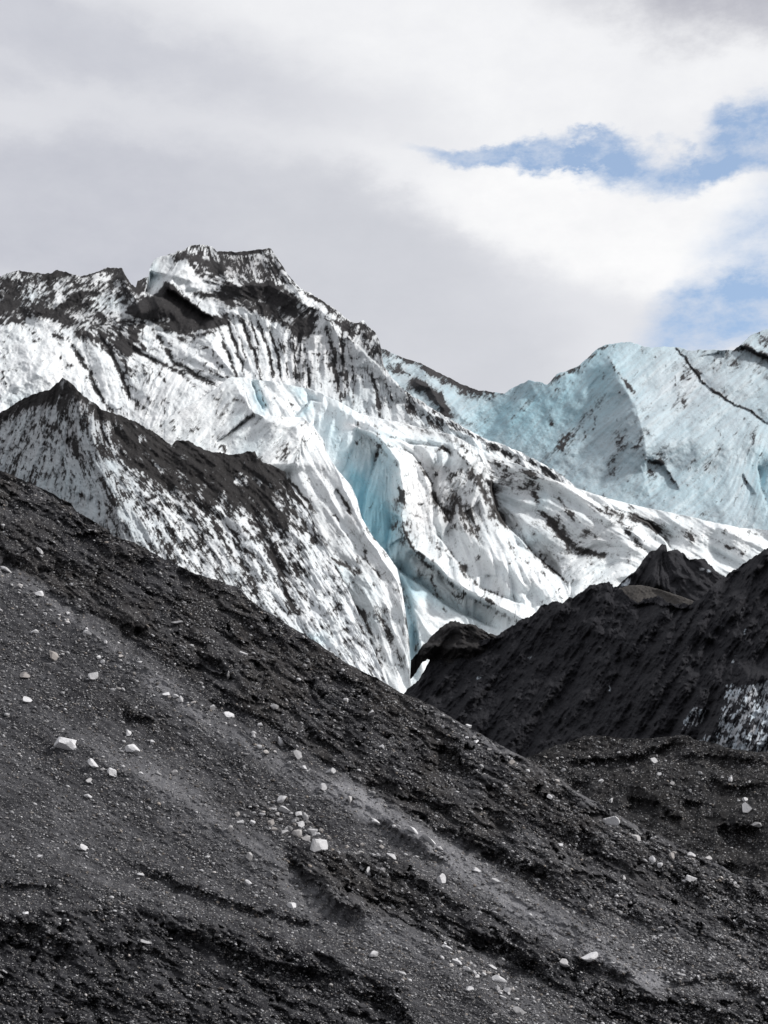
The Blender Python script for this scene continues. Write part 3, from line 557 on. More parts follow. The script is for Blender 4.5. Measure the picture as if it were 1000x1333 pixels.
def build_hills():
    def rel_b(r, R):
        r.ridge(R, [(866, 706), (862, 740), (850, 770)], 30, 22, 16); r.ridge(R, [(925, 735), (905, 765)], 12, 12, 6); r.ridge(R, [(895, 725), (885, 750)], 8, 8, -5)
    def den_b(r):
        d = r.z()+1.12; r.stroke(d, [(805, 764), (815, 760), (822, 752)], 3, -.8); r.ell(d, 912, 740, 4, 2, -1.1); r.ell(d, 922, 743, 3, 2, -1.1); return d
    hill('far_black_hill', 'small pointed black hill standing in front of the white glacier tongue', 620, 740, 1010,
         [(740, 820), (790, 772), (805, 762), (815, 752), (828, 742), (838, 728), (846, 718), (856, 714), (863, 707), (867, 708), (869, 717), (880, 715), (890, 722), (898, 729), (905, 727), (916, 727), (925, 736), (934, 745), (944, 751), (960, 765), (1010, 800)],
         [(740, 840), (1010, 840)], 195, 1.0, [(840, 740, -60), (880, 750, 60), (920, 770, 30)], rel_b, den_b, .08, (.012, .012, .015), (.034, .034, .039), 3.6, lean=.6, amp=.8)
    def rel_s(r, R): r.ridge(R, [(815, 762), (850, 766), (890, 778), (915, 790)], 8, 12, 5)
    def den_s(r): return r.z()+1.2
    hill('brown_spur', 'low smooth brown shoulder of grit below the small black hill', 640, 770, 960,
         [(770, 800), (800, 768), (818, 762), (835, 762), (855, 766), (880, 774), (905, 783), (925, 790), (960, 800)], [(770, 830), (960, 840)],
         172, 1.4, [(850, 775, 35)], rel_s, den_s, .075, (.04, .037, .036), (.09, .083, .077), 1.2, amp=.35, lean=.6)
    top = [(480, 935), (524, 903), (536, 893), (546, 884), (553, 872), (559, 860), (568, 846), (580, 838), (600, 834), (640, 832), (648, 828), (658, 820), (672, 811), (688, 803), (700, 795),
           (706, 787), (722, 782), (732, 786), (738, 779), (746, 777), (758, 770), (770, 762), (782, 759), (793, 758), (800, 764), (812, 770), (820, 779), (830, 783), (842, 780), (850, 777), (858, 776), (866, 782), (880, 787), (900, 786), (912, 780), (925, 765), (936, 755), (944, 750), (952, 745), (968, 733), (985, 722), (1000, 712), (1060, 680), (1200, 660)]
    bot = [(480, 960), (600, 1000), (700, 1020), (1200, 1020)]
    def rel_o(r, R):
        R += -8+34*sstep(842, 862, r.Y+6*fbm(r.X, r.Y, 12, 3, 644)); r.ridge(R, [(597, 806), (602, 830), (600, 850)], 20, 22, 12); r.ridge(R, [(556, 835), (552, 856)], 8, 8, 8)
    o = hill('grit_outcrop', 'brown grit-crusted outcrop on the lower left end of the dark hill, beside the foot of the crevasse', 655, 535, 670,
         [(535, 858), (543, 850), (549, 842), (560, 830), (572, 818), (580, 812), (592, 809), (603, 812), (612, 811), (625, 818), (638, 824), (650, 829), (670, 840)],
         [(535, 860), (545, 853), (556, 858), (575, 864), (600, 862), (630, 856), (670, 846)], 147, .9, [(570, 840, -50), (620, 830, 30)], rel_o, lambda r: r.z()+1.2, .06, (.012, .012, .014), (.040, .037, .036), 4.0, backdrop=.2, lean=.3)
    def rel(r, R):
        r.cliff(R, [(548, 856), (575, 852), (605, 850), (630, 842), (655, 826)], 14, 14, 1, .8)
        r.ridge(R, [(597, 806), (602, 830), (600, 850)], 14, 16, 9)
        r.cliff(R, [(820, 786), (850, 786), (875, 790), (905, 792)], 14, 8, 1, .8)
        r.ridge(R, [(792, 756), (790, 790), (770, 830)], 14, 22, 9); r.ridge(R, [(735, 782), (725, 810)], 10, 12, 6); r.ridge(R, [(940, 750), (925, 790), (880, 850), (820, 930)], 30, 30, 14)
        for p in ([(840, 830), (870, 845), (850, 875), (820, 885)], [(800, 860), (840, 870)], [(930, 830), (900, 880)], [(700, 830), (680, 880), (640, 920)], [(780, 830), (750, 880), (720, 930)]): r.ridge(R, p, 9, 12, -10)
        r.ridge(R, [(985, 860), (970, 920), (960, 980)], 40, 40, 12)
        R += 5*fbm(r.X, r.Y, 22, 3, 671, .6, True)
    def den(r):
        d = r.z()+1.25
        d -= .0*d; r.poly(d, [(945, 885), (960, 895), (1000, 885), (1200, 900), (1200, 1010), (900, 1010), (905, 960), (930, 955), (938, 925)], -.66, 12)
        r.poly(d, [(885, 945), (905, 920), (925, 925), (900, 960), (880, 965)], -.52, 8)
        for x, y, a, b, q in ((793, 897, 6, 2.5, -.8), (766, 845, 7, 7, -.32), (800, 820, 5, 5, -.4), (750, 822, 4, 4, -.4), (690, 855, 5, 3, -.6), (954, 861, 3, 3, -.9), (970, 822, 4, 2, -.8), (892, 904, 3, 6, -.6), (735, 938, 4, 5, -.6), (625, 882, 5, 3, -.5), (640, 880, 4, 8, -.35), (960, 900, 20, 18, -.1)):
            r.ell(d, x, y, a, b, q, -50)
        return d
    hill('black_hill', 'steep dark blue-black grit hill at the right with dirty ice at its foot', 660, 480, 1200, top, bot, 150, .9,
         [(560, 880, -50), (620, 870, -52), (700, 880, -55), (800, 850, -56), (900, 850, -58), (980, 800, -52), (980, 930, -66)], rel, den, .062, (.009, .009, .012), (.028, .028, .033), 4.6, lean=.95)

# =================================================================== 7. near gravel
GR = {}
def debris_fields(r, seed):
    X, Y = r.X, r.Y
    return X, Y
def build_mound():
    r = Raster(620, 1200, 930, 1200, 700); X, Y = r.X, r.Y
    top = [(620, 1010), (690, 985), (705, 979), (722, 971), (745, 965), (762, 958), (790, 958), (812, 962), (835, 962), (862, 960), (885, 957), (896, 957), (905, 963), (925, 966), (950, 974), (975, 978), (1000, 979), (1060, 985), (1200, 1010)]
    bot = [(620, 1060), (700, 1080), (800, 1130), (900, 1170), (1200, 1190)]
    R = 1.35*(1100-Y) - .55*(X-760)
    th = r.angle([(750, 990, 15), (850, 990, -12), (900, 1050, 20), (980, 1030, 0), (800, 1050, 30)])
    s1 = r.lic(th, 16, 71, 3)
    rg = fbm(X, Y, 34, 5, 701, .6, True)
    R += 10*fbm(X, Y, 60, 4, 702) - 9*rg + .8*s1 - 4.0*fbm(X, Y, 11, 4, 703, .6, True) + .8*fbm(X, Y, 3, 2, 704)
    for p, w, a in (([(722, 986), (760, 988), (800, 987), (830, 982), (860, 972), (893, 960)], 8, 10), ([(860, 988), (900, 982), (950, 984), (1005, 990)], 7, 6), ([(820, 1030), (840, 1040), (865, 1048)], 12, 12), ([(930, 1075), (960, 1072), (1000, 1078)], 18, 20),
                    ([(865, 1055), (890, 1062)], 9, 9), ([(740, 1010), (770, 1018)], 8, 6), ([(920, 1010), (950, 1022), (1000, 1020)], 9, 8), ([(890, 1040), (915, 1045)], 8, 8), ([(870, 1120), (940, 1125), (1000, 1130)], 10, 9)):
        r.hollow(R, p, w*.9, a*1.9, 1.2)
    tone = .06+.14*fbm(X, Y, 26, 4, 705)+.04*s1; warm = .05+.2*uni(fbm(X, Y, 30, 3, 706))
    r.stroke(tone, [(770, 1000), (830, 995), (890, 985), (960, 990)], 8, .2)
    landform('gravel_mound', 'low dark gravel mound at the right between the black hill and the near slope', 'mound', r, R, 93, top, bot, (620, 1200),
             dict(tone=tone, warm=warm), debris_material('mound_gravel', (.019, .019, .021), (.21, .21, .22), .035, .7), rough=2.2, backdrop=1.4)
    GR['mound'] = (r, R, 93, top)

def build_slope():
    r = Raster(-220, 1220, 590, 1560, 800); X, Y = r.X, r.Y
    top = [(-220, 500), (-100, 560), (0, 613), (20, 620), (40, 630), (60, 638), (80, 649), (92, 655), (100, 666), (120, 677), (140, 690), (150, 699), (175, 706), (200, 720), (215, 728), (222, 730), (235, 738), (250, 745), (290, 758), (310, 765), (325, 780), (340, 792), (360, 803), (380, 817),
           (400, 828), (425, 845), (450, 862), (480, 878), (490, 882), (510, 895), (525, 903), (545, 910), (565, 920), (590, 935), (615, 950), (640, 963), (660, 975), (690, 990), (720, 1006), (750, 1030), (790, 1052), (820, 1070), (860, 1088), (900, 1108), (930, 1122), (960, 1140), (1000, 1148), (1060, 1170), (1220, 1230)]
    top = sorted(top)
    R = 1.32*(1333-Y)
    A = 31
    th = r.angle([(50, 660, 28), (200, 780, 33), (400, 900, 33), (600, 1000, 32), (800, 1100, 30), (150, 950, 33), (400, 1090, 36), (700, 1200, 30), (900, 1250, 25), (150, 1230, 12), (400, 1260, 24), (50, 1300, 8), (300, 1160, 28), (1100, 1300, 22), (-150, 1200, 10)])
    s1 = r.lic(th, 20, 81, 4); s2 = r.lic(th, 8, 82, 2)
    # rough crumbling zones
    zone = r.z()
    r.poly(zone, [(-220, 480), (0, 600), (250, 735), (520, 890), (700, 985), (800, 1045), (1000, 1135), (1220, 1210), (1220, 1330), (1000, 1270), (850, 1200), (760, 1190), (640, 1125), (520, 1055), (400, 975), (300, 915), (200, 850), (100, 785), (30, 745), (-220, 640)], .85, 8)
    r.poly(zone, [(370, 1095), (430, 1110), (520, 1115), (560, 1150), (640, 1190), (740, 1245), (850, 1290), (1000, 1305), (1220, 1380), (1220, 1560), (900, 1560), (780, 1333), (690, 1270), (600, 1235), (500, 1195), (440, 1180), (390, 1140)], .95, 6)
    r.poly(zone, [(-220, 1190), (0, 1190), (110, 1180), (230, 1190), (330, 1215), (450, 1250), (520, 1290), (560, 1360), (560, 1560), (-220, 1560)], .8, 8)
    r.ell(zone, 180, 930, 60, 14, .5, 30); r.ell(zone, 320, 1050, 60, 22, .5, 30)
    zone = np.clip(zone, 0, 1)
    rg = aniso(r.wx*.6+X*.4, r.wy*.6+Y*.4, A, 46, 24, 5, 802, True, .62); rf = aniso(X, Y, A, 14, 10, 4, 803, True, .65)
    R += 8*fbm(X, Y, 120, 4, 801) + .8*s1*(.4+zone) + .7*s2
    R -= zone*(13.0*rg+5*rf) + (1-zone)*(2.2*rg+1.2*rf)
    R += (.45+.6*zone)*fbm(X, Y, 3.2, 3, 804, .7)
    R -= 1.6*np.clip(fbm(X, Y, 6, 2, 805)-.35, 0, 1)*3
    # crumbling terraces: a lip, then the surface set back beneath it
    ca, sa = math.cos(math.radians(A)), math.sin(math.radians(A))
    for per, amp, sd in ((34, 15, 821), (17, 8, 824)):
        n = (-(X*sa)+Y*ca)/per + 1.5*aniso(r.wx, r.wy, A, per*3.2, per*1.3, 4, sd, gain=.6)
        sw = n-np.floor(n); on = sstep(.0, .28, aniso(X, Y, A, per*2.4, per*.9, 3, sd+1))
        R += (zone*.95+.05)*amp*1.2*on*(sw/.24)*np.exp(1-sw/.24)*sstep(1, .7, sw)
    hol = np.clip(fbm(r.wx, r.wy, 26, 4, 831, .6)-.22, 0, .5); R += zone*90*hol*sstep(0, .3, hol)
    # undercut ledges: (line, reach, depth)
    L = [([(150, 1112), (190, 1128), (230, 1148), (280, 1166), (340, 1185), (400, 1200), (440, 1212)], 8, 11), ([(372, 1108), (390, 1122), (408, 1142), (430, 1162), (460, 1182), (490, 1190)], 11, 20),
         ([(-60, 1196), (0, 1198), (40, 1200), (80, 1222), (110, 1240)], 13, 18), ([(195, 1196), (240, 1205), (290, 1228), (350, 1250), (390, 1258), (430, 1262), (470, 1272)], 12, 17), ([(-60, 1225), (20, 1222), (60, 1240), (105, 1250)], 9, 12),
         ([(480, 1275), (505, 1290), (525, 1312), (545, 1340), (560, 1370)], 14, 16), ([(140, 1228), (165, 1235), (190, 1232)], 9, 12), ([(-40, 1150), (0, 1150), (60, 1152), (80, 1158)], 6, 7), ([(95, 1298), (110, 1304), (130, 1300)], 9, 10),
         ([(590, 1208), (620, 1215), (650, 1222), (690, 1248), (730, 1262)], 14, 22), ([(480, 1160), (505, 1170), (525, 1178)], 8, 11), ([(510, 1132), (540, 1142), (570, 1150)], 7, 9), ([(745, 1240), (770, 1250), (800, 1262), (830, 1275)], 10, 14), ([(760, 1285), (800, 1296), (860, 1302), (920, 1312), (1010, 1330)], 13, 12),
         ([(845, 1270), (900, 1276), (950, 1272), (1010, 1290)], 7, 8), ([(570, 965), (590, 975), (605, 992), (622, 1002)], 11, 17), ([(640, 1052), (655, 1062), (672, 1074)], 8, 12), ([(555, 1062), (600, 1085), (650, 1110), (700, 1132), (745, 1150)], 12, 15), ([(470, 1012), (500, 1018), (520, 1025)], 7, 9),
         ([(480, 1060), (520, 1086), (560, 1108), (600, 1132)], 7, 8), ([(560, 1038), (600, 1052), (620, 1060)], 7, 9), ([(360, 955), (372, 965), (392, 975)], 9, 13), ([(270, 905), (300, 918), (330, 930)], 8, 11), ([(280, 895), (300, 900), (330, 918)], 6, 8), ([(330, 860), (345, 868), (352, 870)], 7, 10),
         ([(400, 945), (430, 965), (445, 980)], 8, 12), ([(160, 808), (180, 815), (195, 822)], 8, 11), ([(70, 730), (88, 737)], 6, 8), ([(0, 724), (20, 727), (32, 735)], 8, 11), ([(75, 672), (90, 676)], 6, 9), ([(95, 682), (115, 690), (130, 696)], 6, 8), ([(45, 760), (90, 782), (115, 800)], 8, 9),
         ([(150, 712), (170, 722), (210, 732)], 6, 9), ([(230, 740), (250, 748), (280, 765)], 6, 8), ([(430, 870), (460, 885), (490, 900)], 7, 8), ([(160, 925), (180, 932), (205, 938)], 7, 8), ([(755, 1085), (790, 1100)], 7, 9), ([(870, 1130), (905, 1152), (935, 1178)], 8, 12), ([(960, 1195), (985, 1205), (1000, 1212)], 8, 10),
         ([(930, 1145), (980, 1165), (1000, 1168)], 7, 8), ([(960, 1280), (985, 1290), (1010, 1302)], 9, 12), ([(700, 1055), (740, 1080), (770, 1098)], 7, 8), ([(800, 1180), (840, 1200), (870, 1220)], 6, 6), ([(240, 840), (280, 862), (320, 880)], 8, 9), ([(0, 640), (40, 655), (80, 672)], 6, 8), ([(310, 800), (350, 825), (390, 850)], 7, 8)]
    for p, w, a in L: r.hollow(R, p, w*1.25, a*1.75, 1.7)
    # broad relief of the bands
    r.gain = 1.0
    # broad ribs: crest line, reach above, reach below, height
    for p, wa, wb, a in (([(-60, 712), (60, 780), (150, 843), (280, 928), (400, 1001), (500, 1058), (600, 1118), (700, 1178), (800, 1233), (900, 1278)], 14, 34, 26),
                         ([(40, 930), (130, 985), (220, 1030), (300, 1085), (400, 1155), (520, 1208), (640, 1268), (720, 1330)], 20, 46, 30),
                         ([(-60, 1120), (60, 1130), (160, 1160), (280, 1190), (400, 1225), (500, 1262), (580, 1320)], 16, 40, 26), ([(-60, 1255), (60, 1262), (140, 1290), (300, 1318), (420, 1350)], 18, 40, 22),
                         ([(330, 1068), (400, 1098), (480, 1128), (560, 1150), (640, 1195)], 12, 26, 18), ([(440, 940), (540, 1020), (640, 1078), (740, 1128), (860, 1180), (960, 1230)], 14, 30, 20),
                         ([(560, 935), (680, 1012), (780, 1075), (880, 1125), (1000, 1180)], 10, 22, 14), ([(100, 760), (230, 840), (340, 905), (440, 985)], 12, 26, 16), ([(700, 1150), (800, 1200), (900, 1240), (1010, 1280)], 12, 26, 13),
                         ([(-60, 650), (60, 705), (170, 770), (300, 850), (420, 930)], 14, 26, 14), ([(560, 1250), (640, 1310), (700, 1370)], 12, 26, 14)):
        r.ridge(R, p, wa, wb, a, 1.5)
    # how pale the gravel is
    tone = .18+.12*fbm(X, Y, 90, 3, 811)+.17*aniso(r.wx*.4+X*.6, r.wy*.4+Y*.6, 32, 300, 24, 4, 835)+.05*s1+.03*s2
    for p, w, a in (([(-100, 700), (0, 745), (60, 785), (110, 820), (160, 858), (210, 895)], 15, .32), ([(200, 890), (280, 945), (350, 985), (400, 1015), (480, 1050)], 14, .55), ([(450, 1030), (520, 1075), (560, 1098), (620, 1135), (660, 1170), (720, 1205), (790, 1245), (850, 1280)], 19, .75),
                    ([(560, 1110), (640, 1165), (720, 1215)], 9, .15), ([(200, 1010), (260, 1060), (330, 1110), (400, 1165), (480, 1200), (560, 1240)], 24, .40), ([(60, 930), (150, 985), (230, 1040)], 16, .18), ([(600, 1230), (660, 1290), (720, 1340)], 20, .16),
                    ([(560, 925), (640, 968), (720, 1012), (800, 1062), (900, 1112), (1010, 1156)], 6, .38), ([(700, 1100), (800, 1160), (900, 1210), (1000, 1260)], 16, .16), ([(560, 1010), (660, 1075), (740, 1120)], 6, .14), ([(830, 1270), (900, 1285), (1000, 1300)], 7, .2), ([(0, 1000), (80, 1070), (200, 1110)], 30, .08)):
        r.stroke(tone, p, w, a, .7, False)
    tone -= .12*zone; r.ell(tone, 60, 1300, 260, 90, -.07); r.ell(tone, 60, 850, 120, 60, -.05); tone += .14*fbm(X, Y, 14, 4, 832, .7)+.10*aniso(X, Y, A, 60, 5, 3, 833)
    warm = np.clip(zone*.55*uni(fbm(X, Y, 70, 3, 812)), 0, 1)*sstep(1280, 1000, Y+.0*X); r.ell(warm, 470, 1150, 60, 30, .3, 30)
    gr = np.where(Y > 1400, 1.0, 1.0)
    bot = [(-220, 1550), (1220, 1550)]
    # towards the viewer the slope flattens out into the valley floor
    landform('gravel_slope', 'near slope of dark grey gravel falling from upper left to lower right', 'slope', r, R, 47, top, bot, (-220, 1220),
             dict(tone=tone, warm=warm), debris_material('slope_gravel', (.021, .021, .0255), (.37, .37, .395), .019, .85), rough=2.0, backdrop=1.4, step=1.0)
    GR['slope'] = (r, R, 47, top); GR['zone'] = zone; GR['tone'] = tone

# ------------------------------------------------------------------ valley floor reaching the horizon
def build_ground():
    m, nt, b = new_mat('black_sand')
    n1 = noise(nt, 3.0, 8, .7); n2 = noise(nt, .05, 4, .6)
    c = mix(nt, n2, (.03, .03, .032), (.06, .058, .058)); c = mix(nt, mrange(nt, n1, .3, .7, .5, 0), c, (.015, .015, .017))
    nt.links.new(c, b.inputs['Base Color']); b.inputs['Roughness'].default_value = .95; bump(nt, n1, .6, .1, b)
    n = 61; g = np.linspace(-1, 1, n); g = np.sign(g)*np.abs(g)**2.6*6000
    gx, gy = np.meshgrid(g, g+300); gz = -1.9+.5*fbm(gx, gy, 60, 3, 901)*np.clip(np.hypot(gx, gy)/40, 0, 1)-.3
    me = bpy.data.meshes.new('ground'); idx = np.arange(n*n).reshape(n, n)
    q = np.stack([idx[:-1, :-1], idx[:-1, 1:], idx[1:, 1:], idx[1:, :-1]], -1).reshape(-1, 4)
    me.from_pydata(np.stack([gx, gy, gz], -1).reshape(-1, 3).tolist(), [], q.tolist()); me.materials.append(m)
    o = bpy.data.objects.new('ground', me); C.objects.link(o); o['kind'] = 'structure'; o['label'] = 'black sand valley floor below the slopes'; o['category'] = 'ground'

# ------------------------------------------------------------------ stones
def surf(key, px, py, lift=0):
    r, R, D0, top = GR[key]; rr = r.samp(R, np.array([px], float), np.array([py], float))[0]
    D = D0*(1+rr/FPX); return world(np.array([px], float), np.array([py], float), np.array([D]))[0], D/FPX

def ico():
    t = (1+5**.5)/2
    v = np.array([(-1, t, 0), (1, t, 0), (-1, -t, 0), (1, -t, 0), (0, -1, t), (0, 1, t), (0, -1, -t), (0, 1, -t), (t, 0, -1), (t, 0, 1), (-t, 0, -1), (-t, 0, 1)], float); v /= np.linalg.norm(v[0])
    f = [(0, 11, 5), (0, 5, 1), (0, 1, 7), (0, 7, 10), (0, 10, 11), (1, 5, 9), (5, 11, 4), (11, 10, 2), (10, 7, 6), (7, 1, 8), (3, 9, 4), (3, 4, 2), (3, 2, 6), (3, 6, 8), (3, 8, 9), (4, 9, 5), (2, 4, 11), (6, 2, 10), (8, 6, 7), (9, 8, 1)]
    return v, np.array(f)
def subdiv(v, f):
    v = list(map(tuple, v)); c = {}; nf = []
    def mid(a, b):
        k = (min(a, b), max(a, b))
        if k not in c:
            p = np.array(v[a])+np.array(v[b]); v.append(tuple(p/np.linalg.norm(p))); c[k] = len(v)-1
        return c[k]
    for a, b, d in f:
        x, y, z = mid(a, b), mid(b, d), mid(d, a); nf += [(a, x, z), (b, y, x), (d, z, y), (x, y, z)]
    return np.array(v), np.array(nf)
IV, IF = ico(); IV2, IF2 = subdiv(IV, IF); IV3, IF3 = subdiv(IV2, IF2)

def stone_material():
    m, nt, b = new_mat('stone')
    tone = attr(nt, 'tone').outputs['Fac']; warm = attr(nt, 'warm').outputs['Fac']
    n1 = noise(nt, 14, 5, .7)
    c = mix(nt, tone, (.035, .035, .040), (.80, .80, .82)); c = mix(nt, warm, c, (.75, .62, .48), 'MULTIPLY')
    c = mix(nt, mrange(nt, n1, .35, .65, .55, 0), c, (.55, .54, .55), 'MULTIPLY')
    nt.links.new(c, b.inputs['Base Color']); b.inputs['Roughness'].default_value = .85; b.inputs['Specular IOR Level'].default_value = .25
    bump(nt, n1, .7, .02, b); return m

def stone_mesh(name, seed, sx, sy, sz, tone, warm, mat):
    """a faceted, worn boulder, flattened on the side it lies on"""
    g = np.random.default_rng(seed); v = IV3.copy()
    for k in range(11):                      # broken faces
        n = g.standard_normal(3); n /= np.linalg.norm(n); h = g.uniform(.36, .74)
        q = v@n; v = v-np.outer(np.maximum(q-h, 0)*1.0, n)
    v += .018*np.stack([perlin(v[:, 0]*2+k*7+seed, v[:, 1]*2+v[:, 2]*1.7, seed % 97+k) for k in range(3)], -1)
    v = (v-(v.max(0)+v.min(0))/2)/((v.max(0)-v.min(0))/2)*np.array([sx, sy, sz])
    me = bpy.data.meshes.new(name); me.from_pydata(v.tolist(), [], IF3.tolist())
    a = me.attributes.new('tone', 'FLOAT', 'POINT'); a.data.foreach_set('value', np.full(len(v), tone, np.float32))
    a = me.attributes.new('warm', 'FLOAT', 'POINT'); a.data.foreach_set('value', np.full(len(v), warm*.5, np.float32))
    me.materials.append(mat)
    return me

